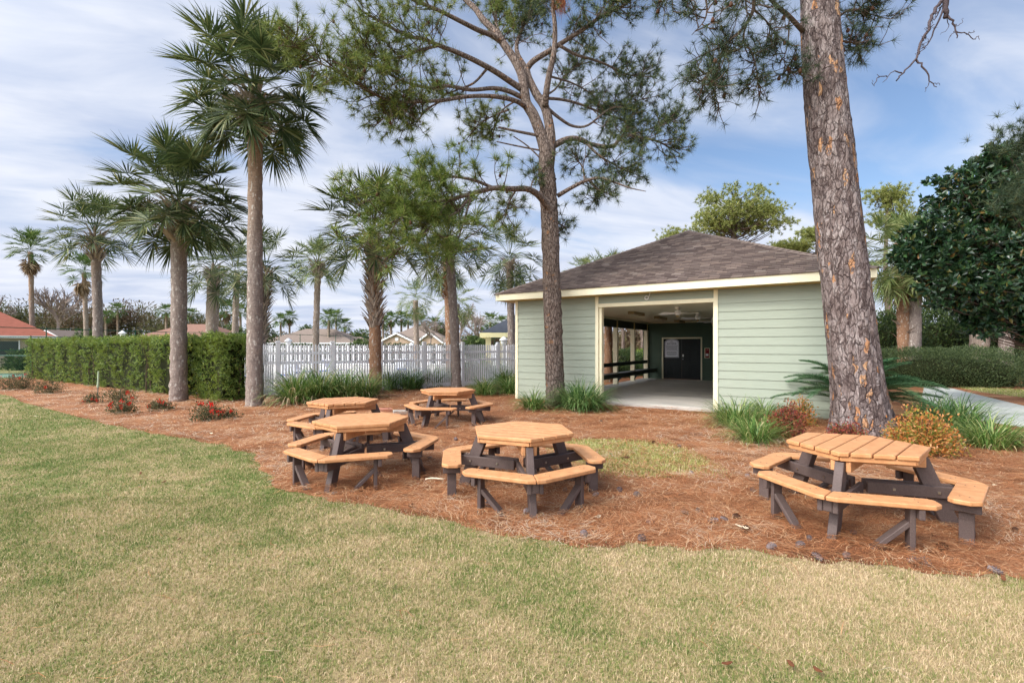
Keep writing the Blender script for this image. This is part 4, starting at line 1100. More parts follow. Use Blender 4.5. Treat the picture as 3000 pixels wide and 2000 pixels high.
# ------------------------------------------------------------------ pines
class Pine:
    def __init__(s): s.tb = B(); s.tw = []; s.cl = []; s.cones = []
    def limb(s, P, r0, r1, k=4, n=8):
        Q = smooth_path(P, k); s.tb.tube(Q, np.linspace(r0, r1, len(Q)), n)
        return Q
    def foliage(s, Q, n, Ls=(.5, 1.2), start=.25, up=.15, tw=4, per=(1, 1), nl=.235):
        """side shoots with needle tufts along limb Q"""
        t = np.gradient(Q, axis=0)
        for i in range(n):
            q = start+(1-start)*rng.random()**.75
            j = min(int(q*(len(Q)-1)), len(Q)-1)
            d = unit(unit(t[j])*.7 + rng.normal(0, .75, 3) + UPV*up)
            L = rng.uniform(*Ls)
            p = [Q[j]]
            for m in range(4):
                d = unit(d + rng.normal(0, .22, 3) + UPV*.08); p.append(p[-1]+d*L/4)
            p = np.array(p); s.tw.append((p, .016, .007))
            for m in range(tw):
                a = p[rng.integers(1, 5)]; dd = unit(d*.6+rng.normal(0, .6, 3)+UPV*.2); l2 = rng.uniform(.15, .42)
                e = a+dd*l2; s.tw.append((np.array([a, (a+e)/2+rng.normal(0, .02, 3), e]), .009, .005))
                for z in range(rng.integers(per[0], per[1]+1)):
                    s.cl.append((a+(e-a)*(1-z*.4), dd, nl))
                if rng.random() < .06: s.cones.append(a+dd*l2*.6)
            s.cl.append((p[-1], d, nl))
    def build(s, root, nmat, bark='pine2', nn=42, width=.011, twig='branch', tname='limbs'):
        s.tb.build(tname, M[bark], root, True)
        if s.tw:
            Vs = []; Fs = []; k = 0
            b = B()
            for p, r0, r1 in s.tw: b.tube(p, np.linspace(r0, r1, len(p)), 3, False)
            b.build('twigs', M[twig], root)
        if s.cl:
            P = np.repeat(np.array([c[0] for c in s.cl]), nn, 0); D = np.repeat(np.array([c[1] for c in s.cl]), nn, 0)
            L = np.repeat(np.array([c[2] for c in s.cl]), nn)
            m = len(P)
            back = rng.random(m)
            d = unit(D*(0.35+.5*rng.random((m, 1))) + rand_dir(m)*.9)
            P = P - D*(back*L*.35)[:, None]
            V, Fq = needles(P, d, L*rng.uniform(.7, 1.15, m), width*rng.uniform(.7, 1.3, m))
            mobj('crown', V, [Fq], M[nmat] if isinstance(nmat, str) else None, root) if isinstance(nmat, str) else None
            if not isinstance(nmat, str):                     # front-lit and backlit needle tones painted in by side of the tree
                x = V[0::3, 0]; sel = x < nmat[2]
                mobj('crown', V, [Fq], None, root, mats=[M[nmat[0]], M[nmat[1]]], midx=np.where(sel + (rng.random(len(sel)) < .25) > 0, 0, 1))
        if s.cones:
            cm = None
            for c in s.cones[:90]:
                if cm is None:
                    q = B().lathe((0, 0, 0), [(.008, -.05), (.032, -.035), (.036, -.01), (.024, .025), (.006, .05)], 7).build('pine_cone', M['cone'], root); cm = q.data
                else:
                    q = bpy.data.objects.new('pine_cone', cm); COL.objects.link(q); q.parent = root
                q.location = c
# --- the forked pine in the middle
Y2 = 14.2; bx = X_(1629, Y2)
def c2(x, y, d=0.0):
    """a point seen at crop (x,y) of the tree, d metres nearer or farther, relative to its base"""
    Yd = Y2+d
    return np.array([X_(1000+x/2.24, Yd)-bx, d, Z_(y/2.24, Yd)])
def disp(x, y, d=0.0): return c2((x*1.27551-1000)*2.24, y*1.27551*2.24, d)
pine = thing('pine_tree', 'tall forked pine with wide crooked limbs standing at the pavilion front between two grass clumps', 'pine tree', (bx, Y2, 0), 0, 'pine trees')
pn = Pine()
tr_ = smooth_path([disp(1277, 945), disp(1276, 915), disp(1274, 860), disp(1271, 760), disp(1267, 650), disp(1263, 520), disp(1259, 440), disp(1255, 395), disp(1252, 352)], 10)
rr = np.interp(np.linspace(0, 1, len(tr_)), [0, .03, .08, .2, .5, 1], [.42, .36, .315, .275, .255, .25])
rr[-14:] *= np.linspace(1, .72, 14)
V, Fq = tube(tr_, rr, 28); V += rng.normal(0, .012, V.shape); b = B(); b.add(V, Fq)
b.build('trunk', M['pine2'], pine, True)
Ls = pn.limb([c2(1352, 1110), c2(1338, 990), c2(1308, 880, .1), c2(1262, 760, .15), c2(1215, 680, .2), c2(1202, 600, .2), c2(1185, 500, .3), c2(1140, 400, .4), c2(1062, 285, .5)], .19, .115, 5, 12)
Rs = pn.limb([c2(1358, 1110), c2(1372, 980, .05), c2(1370, 860, .1), c2(1338, 710, .2), c2(1280, 620, .3), c2(1232, 520, .5), c2(1215, 455, .6)], .17, .10, 5, 12)
limbs = []
def L_(P, r0, r1, n, start=.3, Ls=(.5, 1.2), **kw):
    Q = pn.limb(P, r0, r1); 
    if n: pn.foliage(Q, n, Ls, start, **kw)
    return Q
L_([c2(1062, 285, .5), c2(1020, 220, .6), c2(930, 130, .8), c2(880, 60, 1.0), c2(820, 0, 1.2), c2(760, -110, 1.4), c2(720, -260, 1.6)], .115, .06, 16, .6)
L_([c2(1062, 285, .5), c2(990, 235, .3), c2(900, 200, 0), c2(800, 150, -.3), c2(680, 90, -.6), c2(580, 45, -.9), c2(470, 0, -1.2), c2(380, -60, -1.4)], .085, .035, 12, .6)
L_([c2(1190, 590, .2), c2(1100, 530, 0), c2(1000, 465, -.3), c2(880, 400, -.6), c2(760, 345, -.8), c2(640, 300, -1.0), c2(540, 258, -1.3), c2(430, 235, -1.6), c2(250, 140, -2.0), c2(110, 60, -2.2)], .095, .025, 34, .5)
L_([c2(640, 300, -1.0), c2(520, 330, -1.3), c2(380, 380, -1.5), c2(230, 370, -1.8), c2(60, 300, -2.1)], .045, .018, 22, .3)
L_([c2(1185, 640, .2), c2(1100, 600, 0), c2(1000, 580, -.2), c2(850, 590, -.5), c2(700, 565, -.8), c2(560, 575, -1.0), c2(420, 540, -1.4), c2(280, 470, -1.8), c2(120, 400, -2.2)], .075, .022, 34, .5)
L_([c2(1205, 700, .1), c2(1150, 665, -.1), c2(1050, 640, -.4), c2(930, 630, -.7), c2(800, 637, -1.0), c2(660, 660, -1.3), c2(500, 668, -1.6), c2(380, 668, -1.9), c2(260, 640, -2.2), c2(130, 560, -2.5), c2(-10, 470, -2.7), c2(-130, 380, -2.9)], .075, .02, 46, .55)
L_([c2(-10, 470, -2.7), c2(-130, 420, -2.8), c2(-250, 330, -2.9), c2(-330, 300, -3.0)], .025, .012, 24, .1, (.4, .9))
L_([c2(500, 668, -1.6), c2(420, 730, -1.7), c2(330, 760, -1.8), c2(250, 790, -1.9)], .03, .012, 16, .2, (.4, .9))
L_([c2(660, 660, -1.2), c2(560, 720, -1.2), c2(500, 790, -1.2), c2(420, 830, -1.3)], .03, .012, 14, .2, (.4, .9))
L_([c2(962, 445, -.4), c2(870, 545, -.3), c2(760, 590, -.3), c2(650, 640, -.2)], .04, .015, 16, .4)
L_([c2(1100, 720, .2), c2(1000, 760, .5), c2(900, 820, .7), c2(830, 900, .9)], .03, .010, 15, .3, (.4, .8))
L_([c2(1150, 660, .2), c2(1060, 720, .6), c2(1010, 820, .9), c2(985, 930, 1.1)], .028, .010, 15, .3, (.4, .8))
L_([c2(1215, 455, .6), c2(1262, 400, .5), c2(1370, 333, .4), c2(1470, 268, .3), c2(1600, 185, .2), c2(1720, 100, .2), c2(1850, 40, .2), c2(1950, -50, .2)], .095, .03, 54, .4)
L_([c2(1215, 455, .6), c2(1150, 330, 1.0), c2(1180, 200, 1.3), c2(1250, 80, 1.6), c2(1280, -80, 1.8)], .08, .03, 54, .3)
L_([c2(1130, 390, .5), c2(1060, 250, 1.2), c2(1010, 120, 1.6), c2(1060, -20, 1.9)], .05, .02, 34, .3)
L_([c2(1300, 640, .4), c2(1400, 590, 1.2), c2(1480, 480, 1.6), c2(1560, 420, 2.0)], .04, .014, 22, .4)
L_([c2(1338, 700, .1), c2(1346, 600, -.1), c2(1366, 480, -.2), c2(1392, 370, -.3), c2(1402, 250, -.3), c2(1400, 150, -.4), c2(1390, 60, -.4), c2(1385, -70, -.5), c2(1382, -220, -.5)], .10, .045, 22, .6)
L_([c2(1428, 298, .3), c2(1540, 360, .5), c2(1650, 392, .7), c2(1750, 430, .9), c2(1850, 480, 1.1), c2(1950, 500, 1.2), c2(2060, 458, 1.3)], .05, .015, 26, .45, (.4, .9))
L_([c2(1342, 645, .1), c2(1450, 655, .4), c2(1560, 682, .7), c2(1680, 730, 1.0), c2(1800, 770, 1.2), c2(1900, 790, 1.4), c2(2010, 755, 1.6)], .05, .015, 24, .45, (.4, .9))
L_([c2(1340, 700, .15), c2(1430, 775, .3), c2(1520, 828, .4), c2(1620, 822, .5), c2(1750, 722, .7), c2(1860, 690, .9), c2(2010, 640, 1.1)], .055, .014, 26, .5, (.4, .9))
L_([c2(1362, 500, -.2), c2(1500, 540, .7), c2(1600, 590, 1.0), c2(1680, 650, 1.2)], .035, .012, 14, .4, (.4, .8))
L_([c2(1395, 955, .1), c2(1480, 915, .2), c2(1560, 912, .3), c2(1640, 948, .4), c2(1780, 960, .6), c2(1850, 890, .8), c2(1960, 902, .9), c2(2090, 935, 1.1), c2(2220, 1010, 1.2)], .10, .018, 40, .5, (.4, .95))
L_([c2(1850, 890, .8), c2(1990, 860, .9), c2(2120, 800, 1.1), c2(2200, 780, 1.2)], .03, .012, 18, .3, (.4, .8))
L_([c2(1600, 930, .3), c2(1690, 1020, .2), c2(1800, 1085, .1), c2(1910, 1140, .1)], .045, .014, 24, .4, (.4, .8))
L_([c2(1420, 1285, 0), c2(1500, 1238, -.2), c2(1600, 1188, -.4), c2(1700, 1168, -.5), c2(1800, 1200, -.6), c2(1900, 1235, -.7), c2(2000, 1256, -.8)], .07, .010, 0)
L_([c2(1620, 1182, -.4), c2(1680, 1240, -.3), c2(1780, 1282, -.3)], .03, .008, 8, .3, (.3, .6))
L_([c2(1600, 1188, -.3), c2(1580, 1090, .1), c2(1540, 1050, .3)], .035, .012, 10, .4, (.4, .8))
L_([c2(1640, 1190, -.3), c2(1690, 1260, .1), c2(1660, 1330, .3)], .025, .01, 10, .3, (.3, .6))
L_([c2(1410, 1460, .1), c2(1450, 1480, .5), c2(1500, 1500, .8)], .03, .01, 7, .3, (.3, .5))
# the low bright limb reaching forward to the left, with big distinct tufts
pq = Pine(); pn_, pn = pn, pq
kw_ = dict(Ls=(.4, 1.0), nl=.28, per=(1, 1), tw=3)
L_([c2(1385, 1400, -.1), c2(1335, 1330, -.3), c2(1280, 1270, -.6), c2(1215, 1240, -.9), c2(1120, 1240, -1.2), c2(1000, 1235, -1.5), c2(860, 1270, -1.8), c2(700, 1310, -2.1), c2(520, 1340, -2.4), c2(330, 1370, -2.7)], .11, .03, 34, .42, **kw_)
L_([c2(1000, 1235, -1.5), c2(860, 1180, -1.7), c2(700, 1160, -1.9), c2(560, 1200, -2.1), c2(440, 1250, -2.2)], .05, .016, 24, .2, **kw_)
L_([c2(860, 1270, -1.8), c2(760, 1390, -2.0), c2(640, 1440, -2.2), c2(500, 1480, -2.4)], .04, .014, 20, .2, **kw_)
L_([c2(520, 1340, -2.4), c2(380, 1440, -2.6), c2(250, 1480, -2.8), c2(170, 1540, -2.9)], .03, .012, 13, .1, **kw_)
L_([c2(700, 1310, -2.1), c2(600, 1470, -2.3), c2(460, 1590, -2.5), c2(330, 1650, -2.6)], .035, .012, 15, .25, **kw_)
L_([c2(860, 1270, -1.8), c2(810, 1430, -2.0), c2(770, 1560, -2.1), c2(740, 1650, -2.2)], .03, .012, 14, .35, **kw_)
L_([c2(520, 1340, -2.4), c2(330, 1330, -2.6), c2(200, 1310, -2.8), c2(110, 1350, -2.9)], .03, .012, 6, .35, **kw_)
low, pn = pn, pn_
L_([c2(1150, 1240, -1.0), c2(1100, 1330, -.9), c2(1080, 1420, -.8)], .03, .012, 12, .3, (.3, .7), nl=.22)
L_([c2(1240, 1245, -.7), c2(1260, 1180, -.4), c2(1320, 1110, -.3), c2(1410, 1010, -.2)], .022, .012, 7, .1, (.2, .4))
for P, r in (([c2(1318, 895), c2(1150, 862, -.1), c2(1030, 835, -.2)], .05), ([c2(1345, 995), c2(1160, 960, -.1), c2(1020, 930, -.2)], .03), ([c2(1350, 1085), c2(1230, 965, -.1), c2(1130, 895, -.1)], .028)):
    pn.limb(P, r, r*.6)
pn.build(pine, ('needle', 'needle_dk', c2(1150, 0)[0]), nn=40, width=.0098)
low.build(pine, 'needle_lit', nn=46, width=.0125, tname='low_limb')
# hanging bunch of dead needles at the top
V, Fq = needles(np.repeat(np.array([c2(1440, 0, -.5)]), 260, 0)+rng.normal(0, .10, (260, 3)), unit(rng.normal(0, .3, (260, 3))-UPV), .38, .010)
mobj('dead_needles', V, [Fq], M['needle_dead'], pine)
# --- the big leaning trunk on the right
Y1 = 9.6; b1 = X_(2528, Y1)
def s1(px, py, d=0.0): return np.array([X_(px, Y1+d)-b1, d, Z_(py, Y1+d)])
def c3(x, y, d=0.0): return s1(2000+x/2.24, y/2.24, d)
big = thing('pine_tree', 'massive leaning pine trunk with plated orange and grey bark behind the right table', 'pine tree', (b1, Y1, 0), 0, 'pine trees')
P = smooth_path([s1(2531, 1290), s1(2529, 1262), s1(2524, 1215), s1(2513, 1140), s1(2497, 1000), s1(2480, 850), s1(2461, 700), s1(2440, 500), s1(2420, 300), s1(2405, 100), s1(2400, 0), s1(2392, -150), s1(2385, -420), s1(2380, -800)], 14)
px_r = np.interp(np.arange(len(P))/14, range(14), [.66, .59, .525, .465, .43, .415, .405, .39, .37, .34, .325, .31, .28, .24])
n = 72; V, Fq = tube(P, px_r, n)
ang = np.arange(n)*2*math.pi/n
V = V.reshape(len(P), n, 3)
# plates, flutes and root flare in the outline
ctr = P[:, None, :]; rad = V-ctr
zz = P[:, 2][:, None]
mod = 1 + .018*np.sin(ang*9+zz*1.1) + .014*np.sin(ang*17-zz*2.3) + .10*np.exp(-np.maximum(zz, 0)/.32)*np.sin(ang*5+.6)
mod = mod + rng.normal(0, .011, mod.shape)
V = (ctr + rad*mod[:, :, None]).reshape(-1, 3)
b = B(); b.add(V, Fq); b.build('trunk', M['pine'], big, True)
pb = Pine()
def L1(Pp, r0, r1, n_, start=.3, Ls=(.3, .8), **kw):
    Q = pb.limb(Pp, r0, r1, 4, 6)
    if n_: pb.foliage(Q, n_, Ls, start, **kw)
kw = dict(up=-.1, nl=.2, tw=4)
L1([s1(2352, 92), c3(700, 110, -.2), c3(640, 60, -.3), c3(575, -5, -.5), c3(500, -100, -.6), c3(380, -300, -.8)], .05, .03, 8, .4, **kw)
L1([c3(760, -60, -.1), c3(600, -90, -.5), c3(480, -60, -.6), c3(465, 60, -.6), c3(422, 150, -.6), c3(370, 215, -.7), c3(285, 290, -.7), c3(250, 380, -.7), c3(228, 480, -.7), c3(210, 600, -.7), c3(213, 700, -.7)], .045, .008, 24, .45, (.15, .5), **kw)
L1([c3(422, 150, -.6), c3(398, 260, -.6), c3(455, 350, -.5), c3(488, 480, -.5), c3(500, 640, -.5)], .02, .006, 13, .35, (.15, .4), **kw)
L1([c3(370, 215, -.7), c3(240, 310, -.8), c3(130, 360, -.8), c3(30, 415, -.9)], .018, .006, 4, .1, (.1, .25), tw=2, nl=.1)
L1([c3(465, 60, -.6), c3(540, 130, -.5), c3(600, 210, -.4), c3(640, 300, -.4)], .018, .006, 12, .3, (.2, .45), **kw)
L1([c3(285, 290, -.7), c3(210, 420, -.9), c3(150, 500, -1.0), c3(110, 545, -1.0)], .014, .006, 14, .3, (.15, .4), **kw)
L1([c3(700, 110, -.2), c3(690, 290, -.2), c3(665, 400, -.2), c3(715, 490, -.2)], .014, .005, 12, .4, (.15, .35), **kw)
L1([c3(600, -90, -.5), c3(350, -120, -.8), c3(165, -60, -.9), c3(160, 60, -.9), c3(140, 140, -.9), c3(60, 230, -.9)], .03, .006, 8, .4, (.2, .5), **kw)
L1([c3(350, -120, -.8), c3(100, -110, -1.0), c3(-40, -60, -1.1), c3(-110, -10, -1.1)], .02, .006, 9, .3, (.2, .5), **kw)
L1([c3(350, -120, -.8), c3(390, -40, -.8), c3(420, 30, -.8)], .02, .006, 8, .2, (.2, .5), **kw)
L1([c3(1010, 120, .2), c3(1100, 65, .3), c3(1190, 85, .4), c3(1290, 110, .4)], .03, .008, 15, .3, (.2, .5), up=.05, nl=.2, tw=4)
L1([c3(1040, -60, .2), c3(1120, -40, .3), c3(1230, 10, .4), c3(1290, 60, .4)], .03, .008, 11, .2, (.2, .5), up=.05, nl=.2, tw=4)
L1([c3(1040, 270, .2), c3(1110, 280, .3), c3(1190, 300, .4)], .022, .006, 16, .3, (.2, .4), up=-.1, nl=.2, tw=4)
pb.build(big, 'needle_dk', 'branch', 30, .0075)
# bare dead limb hanging into the frame from high on the trunk
db = B()
def dl(Pp, r0, r1): Q = smooth_path(Pp, 4); Q[1:-1] += rng.normal(0, .012, Q[1:-1].shape); db.tube(Q, np.linspace(r0, r1, len(Q)), 6)
dl([s1(2392, -330, -.2), c3(1200, -620, -.5), c3(1500, -450, -.8), c3(1690, -200, -1.0), c3(1722, -60, -1.0), c3(1722, 40, -1.0), c3(1722, 118, -1.0)], .09, .035)
dl([c3(1700, 5, -1.0), c3(1640, 100, -1.05), c3(1600, 200, -1.1), c3(1552, 310, -1.1), c3(1530, 390, -1.15), c3(1440, 480, -1.2), c3(1410, 522, -1.2)], .03, .01)
dl([c3(1710, 60, -1.0), c3(1660, 190, -1.0), c3(1610, 290, -1.0), c3(1550, 355, -1.0)], .016, .006)
dl([c3(1700, 40, -1.0), c3(1675, 100, -.9), c3(1652, 135, -.9)], .014, .006)
dl([c3(1530, 390, -1.15), c3(1595, 455, -1.2), c3(1620, 530, -1.2), c3(1668, 572, -1.25)], .018, .006)
dl([c3(1620, 530, -1.2), c3(1605, 570, -1.2), c3(1588, 604, -1.2)], .007, .003)
dl([c3(1642, 545, -1.2), c3(1670, 552, -1.2), c3(1690, 560, -1.2)], .006, .003)
dl([c3(1440, 480, -1.2), c3(1380, 470, -1.2), c3(1312, 542, -1.25)], .012, .004)
dl([c3(1340, 505, -1.2), c3(1290, 510, -1.2), c3(1258, 558, -1.2), c3(1243, 525, -1.2)], .009, .003)
dl([c3(1290, 510, -1.2), c3(1278, 490, -1.2)], .006, .003)
dl([c3(1740, 108, -1.0), c3(1785, 175, -1.0), c3(1800, 252, -1.0)], .022, .009)
dl([c3(1792, 205, -1.0), c3(1860, 228, -1.0), c3(1910, 262, -1.0), c3(1940, 240, -1.0), c3(1946, 265, -1.0)], .011, .003)
dl([c3(1860, 228, -1.0), c3(1905, 215, -1.0), c3(1915, 198, -1.0)], .007, .003)
dl([c3(1780, 165, -1.0), c3(1815, 165, -1.0), c3(1843, 122, -1.0)], .007, .003)
dl([c3(1790, 200, -1.0), c3(1755, 230, -1.0), c3(1742, 275, -1.0)], .007, .003)
dl([c3(1735, 120, -1.0), c3(1740, 180, -.95), c3(1690, 228, -.95)], .007, .003)
for i in range(26):
    q = rng.random(); p = c3(1700-170*q, 5+385*q, -1.1); dd = unit(rng.normal(0, 1, 3))*rng.uniform(.03, .14)
    dl([p, p+dd*.6+rng.normal(0, .01, 3), p+dd], .005, .002)
db.build('dead_limb', M['deadbranch'], big, True)

def simple_pine(label, px, Y, top_py, crown, rad, seed_n, mat='needle_far', nl=.30, width=.045, nn=20, group='pine trees beyond the pavilion'):
    """crown: list of (px,py,rx,rz) blobs in photo pixels at distance Y"""
    root = thing('pine_tree', label, 'pine tree', (X_(px, Y), Y, 0), 0, group)
    p = Pine(); zt = Z_(top_py, Y)
    Q = smooth_path([(0, 0, -.1), (.1, 0, zt*.3), (-.1, .1, zt*.6), (0, 0, zt)], 6)
    b = B(); b.tube(Q, np.linspace(rad, rad*.3, len(Q)), 10); b.build('trunk', M['pine2'], root, True)
    for (cx, cy, rx, rz) in crown:
        c = np.array([X_(cx, Y)-X_(px, Y), 0, Z_(cy, Y)]); rx_, rz_ = rx*Y/F, rz*Y/F
        nb = int(seed_n)
        for i in range(nb):
            d = rand_dir(1)[0]; d[2] = d[2]*.9+.1
            e = c + d*np.array([rx_, rx_*.8, rz_])*rng.uniform(.55, 1.0)
            zb = np.clip(e[2]-.35*abs(e[0])-rz_*.5, zt*.35, zt*.97)
            s_ = np.array([np.interp(zb, Q[:, 2], Q[:, 0]), 0, zb])
            m_ = (s_+e)/2 + np.array([0, 0, -.25]) + rng.normal(0, .2, 3)
            L = p.limb([s_, m_, e], .045*rad/.3, .015, 3, 5)
            for j in range(24):
                pos = L[-1-int(abs(rng.normal(0, 1.0))) % 4] + rng.normal(0, .44*nl/.30, 3)*np.array([1.25, 1.1, .42])
                p.cl.append((pos, unit(rng.normal(0, .5, 3)+UPV*.8), nl))
    p.build(root, mat, 'branch', nn, width)
    return root
simple_pine('rounded pine crown rising straight behind the pavilion ridge', 2150, 42, 575, [(2165, 590, 110, 50), (2105, 655, 85, 32), (2245, 640, 75, 40), (2170, 640, 130, 50)], .4, 21)
simple_pine('pine crown showing on the right side of the big leaning trunk', 2600, 44, 590, [(2590, 570, 45, 26), (2615, 630, 60, 45)], .35, 17)
simple_pine('smaller pine crown showing on the left side of the big leaning trunk', 2395, 46, 660, [(2395, 685, 45, 25), (2310, 720, 40, 12)], .3, 22)
simple_pine('low pine top just over the roof left of the rounded crown', 2005, 46, 670, [(2000, 690, 55, 20)], .3, 16)
simple_pine('grey pine trunk seen through the third gap between the pavilion posts', 1884, 33, 800, [(1880, 860, 60, 40)], .33, 14)
simple_pine('thin pale pine trunk seen through the middle gap between the pavilion posts', 1822, 38, 760, [(1820, 850, 45, 40)], .16, 10)
simple_pine('pine at the right edge with blue green sprays hanging into view over the magnolia', 3190, 10.5, -500, [(3055, 395, 46, 42), (3050, 560, 55, 60)], .25, 14, 'needle_dk', .2, .009, 34, 'pine trees')

# ------------------------------------------------------------------ hedges, shrubs and clumps
def leafy_box(n, half, hgt, L, W, rnd=.12, out=.8, upb=.35, ros=8):
    n = n//ros
    """leaf sprigs through the outer layer of a clipped box (local x,y half sizes)"""
    hx, hy = half
    A = np.array([2*hx*hgt, 2*hx*hgt, 2*hy*hgt, 2*hy*hgt, 4*hx*hy]); A = A/A.sum()
    f = rng.choice(5, n, p=A)
    u, v = rng.uniform(-1, 1, n), rng.random(n)
    x = np.where(f < 2, u*hx, np.where(f == 2, hx, np.where(f == 3, -hx, u*hx)))
    y = np.where(f == 0, -hy, np.where(f == 1, hy, np.where(f < 4, u*hy, (v*2-1)*hy)))
    z = np.where(f < 4, v*hgt, hgt)
    N = np.stack([np.where(f == 2, 1., np.where(f == 3, -1., 0)), np.where(f == 0, -1., np.where(f == 1, 1., 0)), np.where(f == 4, 1., 0.)], 1)
    P = np.stack([x, y, z], 1)
    lump = .5*np.sin(x*1.9+1.3)*np.cos(z*2.3+x*.6) + .5*np.sin(x*4.3+z*3.1) + .4*np.sin(y*4+z*2)
    valley = np.exp(-(((x+.35*np.sin(z*1.7)) % 1.75 - .87)/.22)**2) * (f < 2)
    dep = np.abs(rng.normal(0, rnd, n)) + rnd*1.5*(1-lump)*.5 + .26*valley - .10*(rng.random(n) < .15)*rng.random(n)
    P = P - N*dep[:, None]
    D = unit(N*out + rng.normal(0, .5, (n, 3)) + UPV*upb)
    n = n*ros; P = np.repeat(P, ros, 0) - np.repeat(D, ros, 0)*(rng.random((n, 1))*L*.9); D = unit(np.repeat(D, ros, 0)*.55 + rand_dir(n)*.8)
    P[:, 2] = np.maximum(P[:, 2], .05)
    return leaves(P, D, L*rng.uniform(.6, 1.3, n), W*rng.uniform(.7, 1.3, n))
def hedge(label, a, c, depth, hgt, n, group=None, yel=False):
    a, c = np.array(a), np.array(c); L = np.linalg.norm(c-a); an = math.atan2(c[1]-a[1], c[0]-a[0])
    m = (a+c)/2 + np.array([-math.sin(an), math.cos(an)])*depth/2
    r = thing('hedge', label, 'hedge', (m[0], m[1], 0), an, group)
    V, Fq = leafy_box(n, (L/2, depth/2), hgt, .105, .024, .14)
    mobj('foliage', V, [Fq], M['hedge'], r)
    # inner twig mass with an uneven skin
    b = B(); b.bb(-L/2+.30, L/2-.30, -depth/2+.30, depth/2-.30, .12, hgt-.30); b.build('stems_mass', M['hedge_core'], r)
    s = B()
    for i in range(int(L*3)):
        x = -L/2+.2+(L-.4)*rng.random(); y = rng.uniform(-depth/2+.2, depth/2-.2)
        s.tube([(x, y, -.05), (x+rng.normal(0, .1), y, hgt*.4), (x+rng.normal(0, .25), y+rng.normal(0, .15), hgt*.93)], [.022, .016, .007], 5)
    s.build('stems', M['branch'], r)
    return r
hedge('long clipped green hedge with yellow green end, running left from the stout palm', (-26.6, 26.0), (-11.45, 16.35), 1.25, 2.2, 74000, 'clipped hedges by the fence')
_h = [o for o in bpy.data.objects if o.name == 'hedge'][0]
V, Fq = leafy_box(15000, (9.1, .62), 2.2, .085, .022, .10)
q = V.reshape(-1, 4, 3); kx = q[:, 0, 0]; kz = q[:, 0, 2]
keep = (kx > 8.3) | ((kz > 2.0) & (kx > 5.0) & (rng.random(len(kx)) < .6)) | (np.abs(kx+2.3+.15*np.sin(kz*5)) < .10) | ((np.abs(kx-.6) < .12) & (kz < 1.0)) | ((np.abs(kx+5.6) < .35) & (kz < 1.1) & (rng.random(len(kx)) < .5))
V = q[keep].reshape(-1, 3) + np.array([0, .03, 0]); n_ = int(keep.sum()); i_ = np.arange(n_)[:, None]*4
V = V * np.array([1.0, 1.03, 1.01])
mobj('yellow_sprigs', V, [np.concatenate([i_+np.array([0, 1, 2]), i_+np.array([0, 2, 3])])], M['yellow_leaf'], _h)  # yellow leaves at one end, along the top and in narrow strips
hedge('short clipped hedge block with a dark end face, between the stout and the tallest palm', (-10.75, 15.85), (-9.15, 14.85), 1.3, 2.2, 17000, 'clipped hedges by the fence')
def mound(n, rx, ry, rz, L, W, flat=.6, out=.9, upb=.4, rnd=.14, name=None, pw=2.6):
    d = rand_dir(n); d[:, 2] = np.abs(d[:, 2])
    s = (np.abs(d)**pw).sum(1)**(-1/pw)
    lump = 1 + .10*np.sin(d[:, 0]*7+1)*np.sin(d[:, 1]*6+2*d[:, 2]) + .06*np.sin(d[:, 0]*15+d[:, 2]*11)
    r = (s*lump*(1-np.abs(rng.normal(0, rnd, n))))[:, None]
    P = d*r*np.array([rx, ry, rz])
    D = unit(d*out + rng.normal(0, .6, (n, 3)) + UPV*upb)
    return leaves(P, D, L*rng.uniform(.6, 1.3, n), W*rng.uniform(.7, 1.3, n))
def shrub(name, label, cat, x, y, rx, ry, rz, n, L, W, mat, core=True, group=None, pw=2.6, rz_=0., stems=True, rnd=.14):
    r = thing(name, label, cat, (x, y, 0), rz_, group)
    V, Fq = mound(n, rx, ry, rz, L, W, pw=pw, rnd=rnd)
    mobj('foliage', V+np.array([0, 0, .03]), [Fq], M[mat], r)
    if core:
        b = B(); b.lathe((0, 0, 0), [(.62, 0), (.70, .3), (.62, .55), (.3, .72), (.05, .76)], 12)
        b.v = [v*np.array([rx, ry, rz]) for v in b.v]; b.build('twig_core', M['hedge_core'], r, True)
    if stems:
        s = B()
        for i in range(10):
            a = rng.uniform(0, 6.28); q = rng.uniform(.3, .8)
            s.tube([(0.1*rx*math.cos(a), .1*ry*math.sin(a), -.03), (rx*q*.5*math.cos(a), ry*q*.5*math.sin(a), rz*.4), (rx*q*math.cos(a), ry*q*math.sin(a), rz*.75)], [.018*rz+.003, .012*rz+.002, .004], 5)
        s.build('stems', M['branch'], r)
    return r
shrub('clipped_shrub', 'wide clipped rounded shrub mass beyond the concrete path', 'shrub', 19.6, 21.6, 4.3, 1.7, 1.62, 42000, .07, .034, 'clipped', pw=4, rz_=-.12)
shrub('clipped_shrub', 'small clipped shrub at the far right edge behind the wide one', 'shrub', 25.4, 21.4, 1.6, 1.2, 1.4, 7000, .08, .04, 'clipped', pw=3)
for px, Y, rx, rz, lb in ((2600, 28, 2.4, 3.7, 'dark tall shrub just right of the big leaning trunk, behind the clipped shrub'), (2735, 30, 2.6, 4.2, 'dark tall shrub between the palm trunks and the magnolia'),
                          (2890, 31, 3.0, 4.6, 'dark shrub behind the pale palm trunk under the magnolia'), (3020, 27, 2.6, 4.0, 'dark shrub at the right edge under the magnolia')):
    shrub('tall_shrub', lb, 'shrub', X_(px, Y), Y, rx, 1.6, rz, 8000, .2, .085, 'shrub', group='dark shrubs at the right')
